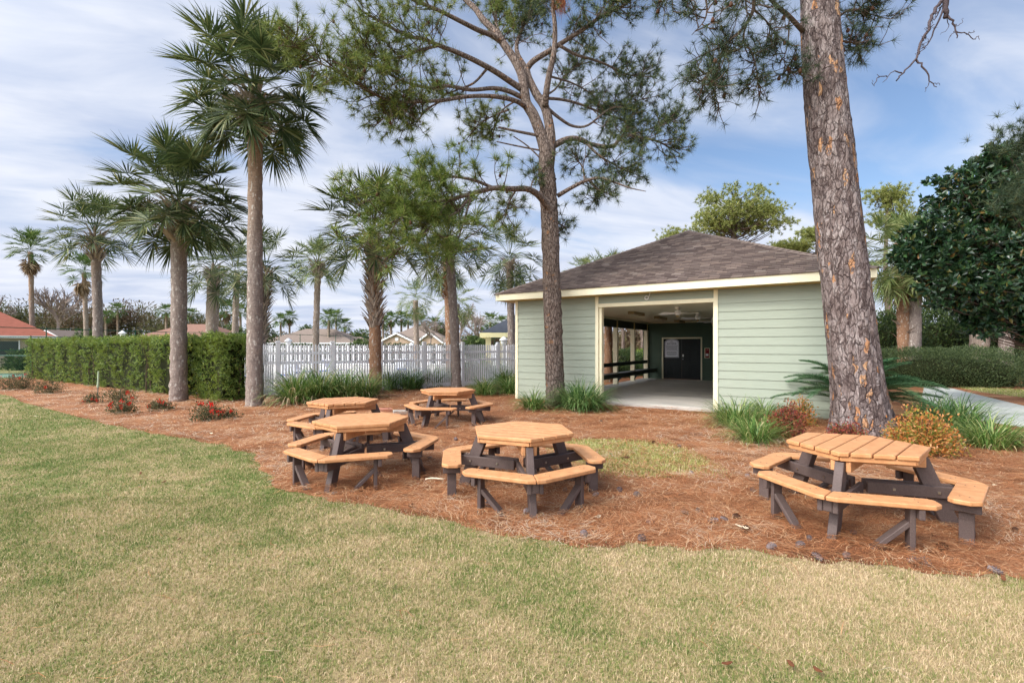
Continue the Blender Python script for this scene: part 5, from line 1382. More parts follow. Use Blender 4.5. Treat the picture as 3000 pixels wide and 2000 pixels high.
for px, Y, rx, rz, lb in ((1790, 27, 1.0, .95, 'low green shrub seen through the first gap between the pavilion posts'), (1834, 30, 1.2, 1.5, 'green shrub seen through the middle gap between the pavilion posts'), (1885, 31, 1.3, 1.5, 'yellowish shrub seen through the third gap between the pavilion posts'), (1866, 29, 1.0, .7, 'low leafy clump under the third gap between the pavilion posts')):
    shrub('bush', lb, 'shrub', X_(px, Y), Y, rx, 1.0, rz, 3500, .14, .06, 'shrub' if px != 1885 else 'hedge', group='shrubs behind the pavilion')

def grass_clump(label, x, y, n, L, spread, mat='liriope', group='strappy grass clumps', rx=.18, wd=.012, dry=0, name='grass_clump', up=.9):
    """arching strap leaves from a tight base"""
    r = thing(name, label, 'ornamental grass', (x, y, 0), 0, group)
    def mk(n, L, spread, rx, up, wd):
        az = rng.uniform(0, 6.283, n); q = np.sqrt(rng.random(n))
        h = np.stack([np.cos(az), np.sin(az), np.zeros(n)], 1); s = np.stack([-np.sin(az), np.cos(az), np.zeros(n)], 1)
        P = h*(q*rx)[:, None] + rng.normal(0, .02, (n, 3))*np.array([1, 1, 0])
        az2 = az+rng.normal(0, .5, n); h = np.stack([np.cos(az2), np.sin(az2), np.zeros(n)], 1)
        e0 = np.clip(rng.normal(up, .3, n) + .3*(1-q), .1, 1.55); LL = L*rng.uniform(.55, 1.15, n)
        k = 6; pts = [P]; e = e0.copy()
        bend = rng.uniform(.7, 1.5, n)*spread/ (k)
        for i in range(k):
            pts.append(pts[-1] + (h*np.cos(e)[:, None] + UPV*np.sin(e)[:, None])*(LL/k)[:, None]); e = e-bend*(0.42+.34*i)
        pts = np.stack(pts, 1); pts[:, :, 2] = np.maximum(pts[:, :, 2], .012)
        wv = np.array([.7, 1, 1, .9, .75, .5, .08])*wd
        W = s[:, None, :]*wv[None, :, None]*rng.uniform(.7, 1.3, (n, 1, 1))
        V = np.stack([pts-W/2, pts+W/2], 2).reshape(-1, 3)
        idx = (np.arange(n)[:, None]*14 + np.arange(k)[None, :]*2).reshape(-1, 1)
        return V, idx+np.array([0, 1, 3, 2])
    V, Fq = mk(n, L, spread, rx, up, wd)
    if not dry:
        bpy.data.objects.remove(r)
        return props(mobj(name, V, [Fq], M[mat], loc=(x, y, 0)), label, 'ornamental grass', group)
    mobj('leaves', V, [Fq], M[mat], r)
    if dry:
        V, Fq = mk(dry, L*.8, spread*1.9, rx*1.1, up*.6, wd)
        mobj('dry_leaves', V, [Fq], M['dryblade'], r)
    return r
def gc(px, py, *a, **k):
    x, y = G(px, py); return grass_clump(a[0], x, y, *a[1:], **k)
gs = 'strappy grass clumps around the pavilion'
gc(2160, 1250, 'dense grassy clump at the right jamb of the open bay', 620, .85, 1.3, group=gs, rx=.38, wd=.014, dry=30)
gc(2213, 1296, 'paler grassy clump in front of the red shrub, right of the open bay', 480, .72, 1.35, group=gs, rx=.25, wd=.013, dry=30)
gc(2240, 1228, 'grassy clump against the wall between the bay and the feathery cycad', 300, .7, 1.2, group=gs, rx=.25, wd=.014, mat='liriope_dk')
gc(2905, 1312, 'grassy clump nearest the right edge, beside the orange shrub', 560, .80, 1.3, group=gs, rx=.32, wd=.013, dry=16)
gc(2815, 1262, 'grassy clump between the orange shrub and the path', 560, .95, 1.2, group=gs, rx=.38, wd=.014, mat='liriope_dk')
gc(2745, 1232, 'grassy clump at the path edge under the cycad fronds', 420, .9, 1.2, group=gs, rx=.35, wd=.014, mat='liriope_dk')
gc(1562, 1200, 'small grassy clump on the left side of the forked pine base', 420, .78, 1.4, group=gs, rx=.22, wd=.015, dry=20)
gc(1703, 1200, 'big grassy clump on the right side of the forked pine base', 1150, 1.05, 1.35, group=gs, rx=.46, wd=.017, mat='liriope_dk', dry=20)
g2 = 'strappy grass clumps along the fence'
gc(868, 1182, 'tall tousled grass clump with straw coloured skirts, right of the tallest palm', 520, 1.35, 1.25, group=g2, rx=.40, wd=.022, dry=150, up=1.0)
gc(940, 1176, 'tall leaning grass clump behind the half hidden table', 560, 1.35, 1.2, group=g2, rx=.42, wd=.022, dry=70, up=1.0)
gc(1010, 1170, 'tall grass clump just left of the crisscross palm trunk, second from it', 520, 1.25, 1.2, group=g2, rx=.42, wd=.022, dry=30, up=1.0)
gc(1068, 1166, 'tall grass clump touching the crisscross palm trunk on its left', 460, 1.15, 1.2, group=g2, rx=.38, wd=.021, dry=30, up=1.0)
gc(1140, 1142, 'grass clump touching the crisscross palm trunk on its right', 520, 1.15, 1.2, group=g2, rx=.4, wd=.023, mat='liriope_dk', up=1.0)
gc(1203, 1140, 'grass clump behind the left end of the farthest table', 560, 1.15, 1.2, group=g2, rx=.45, wd=.023, mat='liriope_dk', up=1.0)
gc(1265, 1133, 'grass clump with bronze tips behind the farthest table', 560, 1.15, 1.2, group=g2, rx=.45, wd=.024, mat='liriope_dk', dry=60, up=1.0)
gc(1322, 1126, 'grass clump at the foot of the leaning palm trunk', 480, 1.1, 1.2, group=g2, rx=.45, wd=.024, mat='liriope_dk', dry=50, up=1.0)
gc(1392, 1120, 'tallest dark grass clump right of the leaning palm trunk', 760, 1.6, 1.1, group=g2, rx=.5, wd=.026, mat='liriope_dk', up=1.1)
gc(1452, 1116, 'dark grass clump near the fence left of the pavilion corner', 520, 1.35, 1.1, group=g2, rx=.5, wd=.026, mat='liriope_dk', up=1.1)
gc(1420, 1156, 'low bright grass clump in front of the tall dark one', 460, .9, 1.35, group=g2, rx=.3, wd=.02)
gc(1492, 1154, 'bright grass clump against the pavilion corner board', 460, 1.0, 1.3, group=g2, rx=.35, wd=.02)
gc(1480, 1128, 'grass clump tucked behind the pavilion corner', 400, 1.0, 1.2, group=g2, rx=.4, wd=.022)

# cycad behind the big trunk
def sago(x, y):
    r = thing('sago_palm', 'feathery dark cycad spreading from behind the big leaning trunk', 'cycad', (x, y, 0), 0)
    tb = B(); tb.tube([(0, 0, -.05), (0, 0, .25), (0, 0, .45)], [.2, .22, .14], 12); tb.build('trunk', M['boot'], r)
    parts = []; rc = B()
    for i in range(46):
        q = (i+.5)/46; el = R_(84-66*q+rng.normal(0, 5)); az = i*2.399963; h = np.array([math.cos(az), math.sin(az), 0]); s = np.array([-math.sin(az), math.cos(az), 0])
        L = rng.uniform(1.3, 1.65); k = 14; P = [np.array([0, 0, .5])+h*.08]; e = el
        for j in range(k): P.append(P[-1]+(h*math.cos(e)+UPV*math.sin(e))*L/k); e -= (.10 if q < .7 else .05)
        P = np.array(P); rc.tube(P, np.linspace(.012, .004, k+1), 4, False)
        t = np.gradient(P, axis=0); m = 84
        u = np.linspace(.14, .995, m)*k; j = np.minimum(u.astype(int), k-1); fr = (u-j)[:, None]
        pp = P[j]*(1-fr)+P[j+1]*fr; tt = unit(t[j]); nn = np.cross(s, tt); nn = np.where(nn[:, 2:3] > 0, nn, -nn)
        ll = .17*np.sin(np.clip(np.linspace(.12, 1, m)*math.pi*.95, 0, 3.1))**.6+.02
        for sg in (-1, 1):
            D = unit(s*sg*.8 + tt*.55 + nn*.35 + rng.normal(0, .05, (m, 3)))
            parts.append(leaves(pp, D, ll, .021, N=nn))
    V, Fq = merge(parts); mobj('crown', V, [Fq], M['sago'], r); rc.build('midribs', M['sago'], r)
sago(7.75, 10.75)
# nandinas
def compound(n, rx, ry, rz, L, W, up=.5):
    """sprays of small leaflets"""
    d = rand_dir(n); d[:, 2] = np.abs(d[:, 2]); rr = rng.random(n)**.4
    c = d*(rr)[:, None]*np.array([rx, ry, rz])*(1+.15*rng.normal(0, 1, (n, 1))*.5)
    k = 7; P = np.repeat(c, k, 0) + rng.normal(0, .045, (n*k, 3)); 
    D = unit(np.repeat(d, k, 0)*.6 + rng.normal(0, .7, (n*k, 3)) + UPV*.1)
    P[:, 2] = np.maximum(P[:, 2], .02)
    return leaves(P, D, L*rng.uniform(.7, 1.3, n*k), W*rng.uniform(.7, 1.3, n*k))
def nandina(label, px, py, rx, rz, n, mat, tall=0):
    x, y = G(px, py); r = thing('heavenly_bamboo', label, 'shrub', (x, y, 0), 0, 'red and orange leaved shrubs')
    V, Fq = compound(n, rx, rx*.8, rz, .055, .026); mobj('foliage', V, [Fq], M[mat], r)
    s = B()
    for i in range(14):
        a = rng.uniform(0, 6.28); q = rng.uniform(.2, .8)
        s.tube([(.08*math.cos(a), .08*math.sin(a), -.02), (rx*q*.6*math.cos(a), rx*q*.6*math.sin(a), rz*.5), (rx*q*math.cos(a), rx*q*math.sin(a), rz*.9)], [.006, .005, .003], 5)
    s.build('stems', M['branch'], r)
nandina('red leaved shrub between the paler grassy clump and the big trunk', 2305, 1283, .36, .66, 420, 'nandina_red')
nandina('low red leaved sprig shrub at the foot of the big trunk, behind the right table', 2478, 1296, .34, .34, 220, 'nandina_red')
nandina('orange and yellow leaved shrub right of the big trunk', 2700, 1328, .54, .68, 760, 'nandina_or')
nandina('small green and orange shrub peeping between red shrub and cycad', 2350, 1245, .3, .6, 200, 'nandina_or')
# red roses along the hedge
def rose(label, px, py, rx, rz, nf, seedn=150):
    x, y = G(px, py); r = thing('rose_bush', label, 'rose bush', (x, y, 0), 0, 'red flowering rose bushes along the hedge')
    V, Fq = compound(seedn, rx, rx*.8, rz, .045, .028); mobj('foliage', V, [Fq], M['rose_leaf'], r)
    s = B()
    for i in range(12):
        a = rng.uniform(0, 6.28); q = rng.uniform(.3, .9)
        s.tube([(.05*math.cos(a), .05*math.sin(a), -.02), (rx*q*.6*math.cos(a), rx*q*.6*math.sin(a), rz*.5), (rx*q*math.cos(a), rx*q*math.sin(a), rz*.85)], [.008, .006, .003], 4)
    s.build('stems', M['branch'], r)
    for i in range(nf):
        d = rand_dir(1)[0]; d[2] = abs(d[2])*.8; d[1] = -abs(d[1])*.7; c = d*np.array([rx*1.05, rx*.9, rz])*rng.uniform(.85, 1.1)+np.array([0, 0, .05])
        k = 16; P = np.repeat([c], k, 0)+rng.normal(0, .028, (k, 3)); V, Fq = leaves(P, unit(rand_dir(k)+UPV*.5), .042, .036)
        mobj('bloom', V, [Fq], M['rose'], r)
rose('rose bush with a big red cluster at its left, near the lawn edge', 358, 1212, .36, .36, 5)
rose('rose bush with few blooms in front of the stout palm', 470, 1202, .34, .28, 3)
rose('rose bush with blooms on both sides, in front of the dark hedge end', 608, 1232, .38, .46, 6)
rose('little trailing rose right of the one before the dark hedge end', 668, 1226, .3, .22, 3, 70)
rose('small rose beside the thin stake', 272, 1181, .26, .3, 3, 80)
rose('faded rose bush behind the big red cluster', 352, 1178, .5, .55, 3, 170)
rose('large rose bush at the far left edge', 22, 1142, .75, .62, 4, 230)
rose('rose bush second from the left edge', 70, 1140, .6, .75, 3, 220)
rose('rose bush at the left foot of the long hedge', 148, 1152, .55, .55, 1, 200)
x, y = G(286, 1171)
st = thing('garden_stake', 'thin metal stake with a pale green sleeve in the straw before the hedge', 'stake', (x, y, 0))
b = B(); b.tube([(0, 0, -.05), (0.01, 0, .5)], .016, 6); b.build('rod', M['steel'], st)
b = B(); b.tube([(0.01, 0, .42), (.02, 0, .55), (.03, 0, .95)], [.04, .032, .022], 8); b.build('sleeve', M['stucco3'], st)
# magnolia
def magnolia():
    Y = 14.5; x = X_(3010, Y)
    r = thing('magnolia_tree', 'dense dark glossy broadleaf tree at the right edge', 'tree', (x, Y, 0), 0)
    tb = B(); tb.tube(smooth_path([(0.6, 0, -.1), (.6, 0, 1.5), (.5, .1, 4), (.2, 0, 7)], 5), np.linspace(.22, .06, 16), 10); tb.build('trunk', M['palm_pale'], r, True)
    br = B(); Ps = []; Ds = []
    blobs = [(2880, 560, 130, 110), (2760, 690, 95, 95), (2860, 760, 160, 110), (2980, 620, 150, 170), (3090, 700, 150, 200), (2800, 850, 120, 75), (2920, 900, 130, 75), (2700, 740, 55, 60), (2900, 470, 45, 45), (2960, 500, 80, 60), (2950, 800, 150, 120), (3120, 880, 130, 120), (2745, 790, 70, 60), (2860, 940, 45, 60), (2990, 960, 60, 40)]
    for bx_, by_, rx, rz in blobs:
        c = np.array([X_(bx_, Y)-x, rng.uniform(-.5, .5), Z_(by_, Y)]); k = rx*rz/4
        n = int(26+rx*rz*.021); d = rand_dir(n); q = rng.random(n)**.45
        e = c + d*q[:, None]*np.array([rx, min(rx, 110), rz])*Y/F*1.02
        Ps.append(e); Ds.append(unit(d*.7+UPV*.3+rng.normal(0, .35, (n, 3))))
        for i in range(0, n, 5):
            s0 = np.array([.5, 0, np.clip(e[i, 2]*.75, 1.2, 6)])
            br.tube(smooth_path([s0, (s0+e[i])/2+rng.normal(0, .15, 3), e[i]], 3), np.linspace(.03, .006, 7), 4, False)
    P = np.concatenate(Ps); D = np.concatenate(Ds); k = 11
    Pr = np.repeat(P, k, 0) - np.repeat(D, k, 0)*(rng.random((len(P)*k, 1))*.14); Dr = unit(np.repeat(D, k, 0)*.55 + rand_dir(len(P)*k))
    V, Fq = leaves(Pr, Dr, 0.20*rng.uniform(.7, 1.2, len(Pr)), .085*rng.uniform(.8, 1.2, len(Pr)), fold=.12, mid=.5)
    mobj('crown', V, [Fq], M['magnolia'], r); br.build('limbs', M['branch'], r)
magnolia()

# ------------------------------------------------------------------ background: woods, bare trees, houses
def bare_tree(label, px, Y, zt, spread, mat='greytwig', n0=5, depth=4, seed=1, r0=.3, group='leafless trees'):
    r_ = np.random.default_rng(seed); root = thing('bare_tree', label, 'tree', (X_(px, Y), Y, 0), 0, group)
    tb, bb2 = B(), B()
    tb.tube([(0, 0, -.1), (0, 0, zt*.12), (.05, 0, zt*.24)], [r0, r0*.8, r0*.7], 7)
    def go(p, d, L, rad, k):
        e = p+d*L; m = (p+e)/2+r_.normal(0, L*.05, 3)
        bb2.tube([p, m, e], [rad, rad*.85, rad*.7], 4 if k < 2 else 3, False)
        if k >= depth: return
        for i in range(4 if k else n0):
            dd = unit(d*.9+r_.normal(0, .42 if k else .55, 3)*np.array([1, 1, .6])*spread+UPV*.25)
            s_ = p+d*L*r_.uniform(.55, 1.0) if i else e
            go(s_, dd, L*r_.uniform(.6, .85), rad*.62, k+1)
    go(np.array([.05, 0, zt*.2]), np.array([0, 0, 1.]), zt*.2, r0*.6, 0)
    tb.build('trunk', M[mat], root); bb2.build('crown', M[mat], root)
    return root
bare_tree('large spreading leafless grey tree behind the red roofed house', 170, 62, 12.8, 1.15, seed=3, n0=7, r0=.4)
bare_tree('leafless grey tree cut by the left edge, behind the red roofed house', -35, 60, 11, 1.1, seed=5, n0=6)
bare_tree('pale pinkish leafless tree beyond the leaning palm', 1350, 70, 10.5, 1.0, seed=8, n0=7, r0=.25)
bare_tree('second pinkish leafless tree just right of the first beyond the leaning palm', 1392, 76, 9.5, 1.0, seed=9, n0=7, r0=.25)
bare_tree('low leafless brown tree between the tan house and the leaning palm', 1262, 66, 7.5, 1.0, seed=10, n0=6, r0=.2)
def blob_tree(label, px, Y, py, rx, mat, n, L, name='background_tree', group='background trees', W=.5):
    z = Z_(py, Y); r = thing(name, label, 'tree', (X_(px, Y), Y, 0), 0, group)
    rxm = rx*Y/F; parts = []
    b = B(); b.tube([(0, 0, -.1), (0.05, 0, z*.5), (0, 0, z*.8)], [.22, .16, .08], 6)
    for i in range(9):
        a = rng.uniform(0, 6.28); c = np.array([math.cos(a)*rxm*.5*rng.random(), math.sin(a)*rxm*.4, z*rng.uniform(.45, .8)])
        b.tube([(0, 0, z*.35), c*np.array([.6, .6, .85]), c], [.09, .06, .03], 4, False)
        m = n//9; d = rand_dir(m); rr = rng.random(m)**.4
        P = c+d*rr[:, None]*np.array([rxm*.55, rxm*.5, min(z*.25, rxm*.5)])
        parts.append(leaves(P, unit(d+rng.normal(0, .6, (m, 3))), L*rng.uniform(.6, 1.3, m), L*W*rng.uniform(.6, 1.3, m)))
    V, Fq = merge(parts); V[:, 2] = np.clip(V[:, 2], .1, z*1.03)
    b.build('trunk', M['branch'], r); mobj('crown', V, [Fq], M[mat], r)
    return r
blob_tree('round green tree beyond the fence right of the tallest palm', 760, 68, 915, 55, 'wood_green', 1600, .5)
blob_tree('green tree behind the yellow skirted far palm', 690, 72, 945, 40, 'wood_green', 1200, .5)
blob_tree('green tree over the grey brown roof at the slender pale palm', 905, 88, 952, 45, 'wood_green', 1200, .5)
blob_tree('dark green tree left of the crisscross trunk', 1050, 86, 965, 45, 'wood_green', 1200, .5)
blob_tree('brown winter tree between tan house and leaning palm', 1290, 92, 940, 55, 'wood_brown', 1200, .5)
blob_tree('brown tree over the yellow pool pavilion', 1445, 84, 958, 70, 'wood_brown', 1600, .5)
blob_tree('bushy green palmetto like shrub left of the yellow pool pavilion', 1392, 40, 985, 42, 'wood_green', 1200, .45)
blob_tree('blue green shrub tree beside the red roofed house', 262, 52, 965, 45, 'wood_green', 1200, .4)
blob_tree('bluish shrub beyond the court fence left of the crisscross trunk', 1060, 62, 992, 40, 'wood_green', 900, .4)
blob_tree('brown leaved tree seen between the pavilion posts', 1850, 60, 950, 70, 'wood_brown', 1800, .45)
blob_tree('small orange brown tree seen past the pavilion posts', 1905, 55, 980, 40, 'wood_brown', 900, .4)
def woods():
    parts = []; P_ = []
    b = B()
    for px in np.arange(-500, 660, 15):
        Y = rng.uniform(92, 112); x = X_(px, Y); z = Z_(rng.uniform(872, 912) if px < 440 else rng.uniform(905, 935), Y); rx = rng.uniform(2.2, 4)
        b.tube([(x, Y, 0), (x+rng.normal(0, .3), Y, z*.6), (x+rng.normal(0, .6), Y, z*.95)], [.25, .18, .05], 4, False)
        n = 380; d = rand_dir(n); rr = rng.random(n)**.45
        c = np.array([x, Y, z*.62])
        P = c+d*rr[:, None]*np.array([rx, rx, z*.40]); parts.append(leaves(P, unit(d*.4+rng.normal(0, .6, (n, 3))), .75*rng.uniform(.5, 1.4, n), .2*rng.uniform(.6, 1.5, n)))
        k = 26; bs = np.repeat([c], k, 0); dd = unit(rng.normal(0, .6, (k, 3))+UPV*.8)
        parts.append(needles(bs, dd, z*.42*rng.uniform(.7, 1.1, k), .10))
    for px in np.arange(640, 3600, 26):
        Y = rng.uniform(100, 125); x = X_(px, Y); z = Z_(rng.uniform(962, 985), Y); n = 260; d = rand_dir(n); rx = rng.uniform(2.5, 4.5)
        P = np.array([x, Y, z*.5])+d*(rng.random(n)**.4)[:, None]*np.array([rx, rx, z*.5]); parts.append(leaves(P, unit(d*.4+rng.normal(0, .6, (n, 3))), .8*rng.uniform(.5, 1.4, n), .3*rng.uniform(.6, 1.5, n)))
        b.tube([(x, Y, 0), (x, Y, z*.8)], [.2, .06], 4, False)
    V, Fq = merge([(np.concatenate(b.v), np.array([(q[0], q[1], q[2]) for q in b.f4]+[(q[0], q[2], q[3]) for q in b.f4]))]+parts)
    o = mobj('far_woods', V, [Fq], M['wood_brown'])
    props(o, 'far brown and green winter woods along the horizon', 'woods', kind='stuff')
woods()
def hip_house(name, label, x, y, w, d, ze, zr, roofm, wallm, rz=0., ridge=.5, group='houses beyond the pool', gables=(), ov=.5, wins=()):
    r = thing(name, label, 'house', (x, y, 0), rz, group)
    b = B(); b.bb(-w/2, w/2, -d/2, d/2, 0, ze); wall = b.build('wall', M[wallm], r)
    W, D = w/2+ov, d/2+ov; k = max(W-D, .01)
    V = [(-W, -D, ze), (W, -D, ze), (W, D, ze), (-W, D, ze), (-k, 0, zr), (k, 0, zr)]
    b = B(); b.add([(a, c, q+.02) for a, c, q in V], [(0, 1, 5, 4), (1, 2, 5), (2, 3, 4, 5), (3, 0, 4)]); b.build('roof', M[roofm], r)
    b = B(); b.bb(-W-.02, W+.02, -D-.03, -D, ze-.16, ze+.03); b.bb(W, W+.03, -D, D, ze-.16, ze+.03); b.bb(-W-.03, -W, -D, D, ze-.16, ze+.03); b.build('eave_trim', M['white'], r)
    for x0, z0, ww in wins:
        b = B(); b.bb(x0-ww/2, x0+ww/2, -d/2-.03, -d/2-.005, z0, z0+1.2); f = b.build('window', M['darkglass'], r)
        b = B(); b.bb(x0-ww/2-.08, x0-ww/2, -d/2-.05, -d/2-.004, z0-.08, z0+1.28); b.bb(x0+ww/2, x0+ww/2+.08, -d/2-.05, -d/2-.004, z0-.08, z0+1.28); b.build('frame', M['white'], f)
    for gx, gw, gz, gm in gables:                         # front gables: wall triangle, roof slopes, white bargeboards
        y0, y1 = -d/2-1.2, -.2; zb = ze-.1; h = gz-zb
        b = B(); b.add([(gx-gw/2, y0, 0), (gx+gw/2, y0, 0), (gx+gw/2, y0, zb), (gx, y0, gz), (gx-gw/2, y0, zb), (gx-gw/2, -d/2+.1, 0), (gx+gw/2, -d/2+.1, 0), (gx+gw/2, -d/2+.1, zb), (gx-gw/2, -d/2+.1, zb)], [(0, 1, 2, 3, 4), (1, 6, 7, 2), (5, 0, 4, 8)])
        b.build('gable_wall', M[gm], r)
        b = B(); e = .35; sl = h/(gw/2)
        for sg in (-1, 1): b.add([(gx, y0-.3, gz+.12), (gx+sg*(gw/2+e), y0-.3, zb-sl*e+.12), (gx+sg*(gw/2+e), y1, zb-sl*e+.12), (gx, y1, gz+.12)], [(0, 1, 2, 3)] if sg < 0 else [(3, 2, 1, 0)])
        b.build('gable_roof', M[roofm], r)
        b = B()
        for sg in (-1, 1): b.bar((gx, y0-.32, gz), (gx+sg*(gw/2+e), y0-.32, zb-sl*e), .05, .24)
        b.build('bargeboard', M['white'], r)
        if gm == 'stucco' and gw > 5:
            b = B(); b.lathe((gx, 0, 0), [(.28, 0), (.28, .05)], 14); v = np.concatenate(b.v); b.v = [np.stack([v[:, 0], y0-v[:, 2]-.002, v[:, 1]*1.0+zb+h*.42], 1)]; b.build('round_vent', M['white'], r)
    return r
hip_house('house', 'house with a large red tile roof at the left edge', -51.4, 40.3, 18, 9, 2.65, 5.6, 'redroof', 'stucco2', rz=.74, wins=((2.0, 1.0, 1.2), (-2, 1, 1.2), (6.5, 1, 1.2)))
hip_house('house', 'white trimmed grey gable end right beside the red roofed house', X_(205, 52), 55, 6, 6, 2.1, 3.2, 'greyroof', 'stucco2', gables=((-1.2, 5.0, 3.4, 'stucco2'),))
hip_house('house', 'house whose brown tile roof shows over the hedge', X_(520, 62), 66, 11.5, 8, 2.7, 4.8, 'brownroof', 'stucco2')
hip_house('house', 'house with a wide grey brown hip roof behind the slender pale palm', X_(905, 74), 78, 13.5, 9, 2.3, 4.6, 'greyroof', 'stucco2')
hip_house('house', 'low grey roofed house just left of the crisscross trunk', X_(1030, 80), 84, 6.5, 6, 1.9, 3.4, 'greyroof', 'stucco2')
hip_house('house', 'tan stucco house with two white trimmed front gables', X_(1212, 72), 77, 10.5, 9, 2.3, 5.0, 'greyroof', 'stucco', gables=((-2.4, 6.0, 3.7, 'stucco'), (2.5, 4.2, 3.8, 'stucco')), wins=((4.2, .9, .9),))
hip_house('house', 'pale green gabled house between tan house and leaning palm', X_(1305, 78), 84, 5.5, 7, 2.0, 3.2, 'greyroof', 'stucco3', gables=((0, 5.0, 3.3, 'stucco3'),))
# pool pavilion
pp = thing('pool_pavilion', 'small pale yellow open pool pavilion with dark slate roof behind the fence', 'pavilion', (X_(1500, 31)+.9, 32.5, 0), 0)
W = 2.9
b = B(); b.add([(-W, -W, 2.62), (W, -W, 2.62), (W, W, 2.62), (-W, W, 2.62), (-.02, 0, 4.2), (.02, 0, 4.2)], [(0, 1, 5, 4), (1, 2, 5), (2, 3, 4, 5), (3, 0, 4)]); b.build('roof', M['slate'], pp)
b = B(); b.bb(-W, W, -W, -W+.08, 2.32, 2.61); b.bb(-W, -W+.08, -W+.08, W, 2.32, 2.61); b.bb(W-.08, W, -W+.08, W, 2.32, 2.61); b.bb(-W+.1, W-.1, -W+.1, W-.1, 2.5, 2.55); b.build('fascia', M['yellow'], pp)
for cx_ in (-2.4, -1.5, .2, 2.3):
    b = B(); b.bb(cx_-.16, cx_+.16, -2.5, -2.2, 0, 2.4); b.build('column', M['yellow'], pp)
b = B(); b.bb(-1.2, 2.2, -.4, 2.2, 0, 2.45); b.build('wall', M['yellow'], pp)
# lamp posts by the pool
def lamp_post(label, px, Y, top_py):
    z = Z_(top_py, Y); r = thing('lamp_post', label, 'lamp post', (X_(px, Y), Y, 0), 0, 'white lamp posts round the pool')
    b = B(); b.lathe((0, 0, 0), [(.11, 0), (.10, .3), (.065, .4), (.055, z-.5), (.08, z-.45)], 12); b.build('post', M['white'], r, True)
    b = B(); b.lathe((0, 0, z-.45), [(.10, 0), (.14, .05), (.17, .12), (.15, .24), (.06, .30)], 14); b.build('globe', M['white'], r, True)
    b = B(); b.lathe((0, 0, z-.22), [(.26, 0), (.20, .07), (.07, .18), (.03, .22)], 14); b.build('cap', M['white'], r, True)
lamp_post('white lamp post close to the left pavilion corner', 1476, 25.5, 985)
lamp_post('white lamp post whose cap shows over the pickets right of the tallest palm', 845, 31, 990)
lamp_post('white lamp whose lantern cap shows above the hedge', 359, 33, 968)
lamp_post('white lamp post before the tan house', 1205, 34, 1003)
# pool chairs
def lounge_proto():
    r = thing('pool_chair', 'x', 'pool chair', group='white pool chairs with blue straps')
    fr = B()
    for sg in (-.3, .3):
        fr.tube([(sg, -.75, .30), (sg, .35, .32), (sg, .95, .95)], .022, 6)
        for y in (-.6, .3): 
            l = B(); l.tube([(sg, y, .31), (sg, y-.04, 0)], .02, 6); l.build('leg', M['white'], r)
    fr.tube([(-.3, -.75, .30), (.3, -.75, .30)], .022, 6); fr.tube([(-.3, .95, .95), (.3, .95, .95)], .022, 6)
    fr.build('frame', M['white'], r)
    b = B(); b.add([(-.29, -.7, .325), (.29, -.7, .325), (.29, .35, .345), (-.29, .35, .345), (-.29, -.7, .315), (.29, -.7, .315), (.29, .35, .335), (-.29, .35, .335)], [(0, 1, 2, 3), (7, 6, 5, 4), (0, 4, 5, 1)]); b.build('seat', M['blue'], r)
    b = B(); b.add([(-.29, .35, .345), (.29, .35, .345), (.29, .93, .95), (-.29, .93, .95), (-.29, .36, .335), (.29, .36, .335), (.29, .94, .94), (-.29, .94, .94)], [(0, 1, 2, 3), (7, 6, 5, 4), (2, 6, 7, 3)]); b.build('backrest', M['white'], r)
    return r
lp = lounge_proto()
for i, (px, Y, a, lb) in enumerate([(840, 24, .3, 'pool chair nearest the left fence post, behind the pickets'), (862, 26, .3, 'pool chair second from the left fence post'), (888, 27, 2.8, 'pool chair left of the slender pale palm'), (950, 28, .2, 'pool chair right of the slender pale palm'),
                                    (985, 29, 2.9, 'pool chair two places right of the slender pale palm'), (1175, 30, .4, 'pool chair before the tan house gable'), (1215, 31, 3.0, 'pool chair under the short yellowish palm'), (1385, 29, .5, 'pool chair right of the leaning palm trunk'),
                                    (1412, 30, 2.7, 'pool chair left of the yellow pool pavilion columns'), (725, 22.5, 1.2, 'pool chair seen between the hedge end and the tallest palm')]):
    o = lp if i == 0 else copy_tree(lp)
    o.location = (X_(px, Y), Y, .012); o.rotation_euler = (0, 0, a); o['label'] = lb
# chain link fences of the court
def chain_link(label, pts, hgt, step, rails, link=True, group='green chain link fences'):
    o = np.array(pts[0]); r = thing('chain_link_fence', label, 'fence', (o[0], o[1], 0), 0, group)
    rb, wb = B(), B()
    for a, c in zip(pts[:-1], pts[1:]):
        a, c = np.array(a)-o, np.array(c)-o; L = np.linalg.norm(c-a); d = (c-a)/L
        for z in rails: rb.tube([(*a, z), (*c, z)], .03, 6)
        for i in range(int(L/step)+1):
            p = a+d*i*step; b = B(); b.tube([(*p, 0), (*p, hgt+.06)], .035, 6); b.build('post', M['linkgreen'], r)
        if link:
            s = .16; nn = int(L/s); k = int(hgt/s)
            for sg in (1, -1):
                for i in range(-k, nn):
                    q0 = max(0, -i); q1 = min(k, nn-i)
                    if q1 <= q0: continue
                    x0, x1 = (i+q0)*s, (i+q1)*s; z0, z1 = (q0*s, q1*s) if sg > 0 else (hgt-q0*s, hgt-q1*s)
                    p, e = a+d*x0, a+d*x1; w_ = .004
                    wb.add([(*p, z0-w_), (*e, z1-w_), (*e, z1+w_), (*p, z0+w_)], [(0, 1, 2, 3)])
    rb.build('rails', M['linkgreen'], r)
    if link: wb.build('link_mesh', M['linkgreen'], r)
chain_link('low green chain link fence at the far left behind the roses', [(-36, 29.5), (-29.4, 29.2), (-27.6, 33.5)], 2.35, 2.2, (.08, 1.2, 2.35))
chain_link('tall green chain link court fence showing above the hedge and the pickets', [(-34.5, 31.5), (-31.5, 43.5), (-25, 46.5), (-19.3, 68), (-9, 72), (4, 74)], 3.05, 3.2, (3.05, 1.5), False)
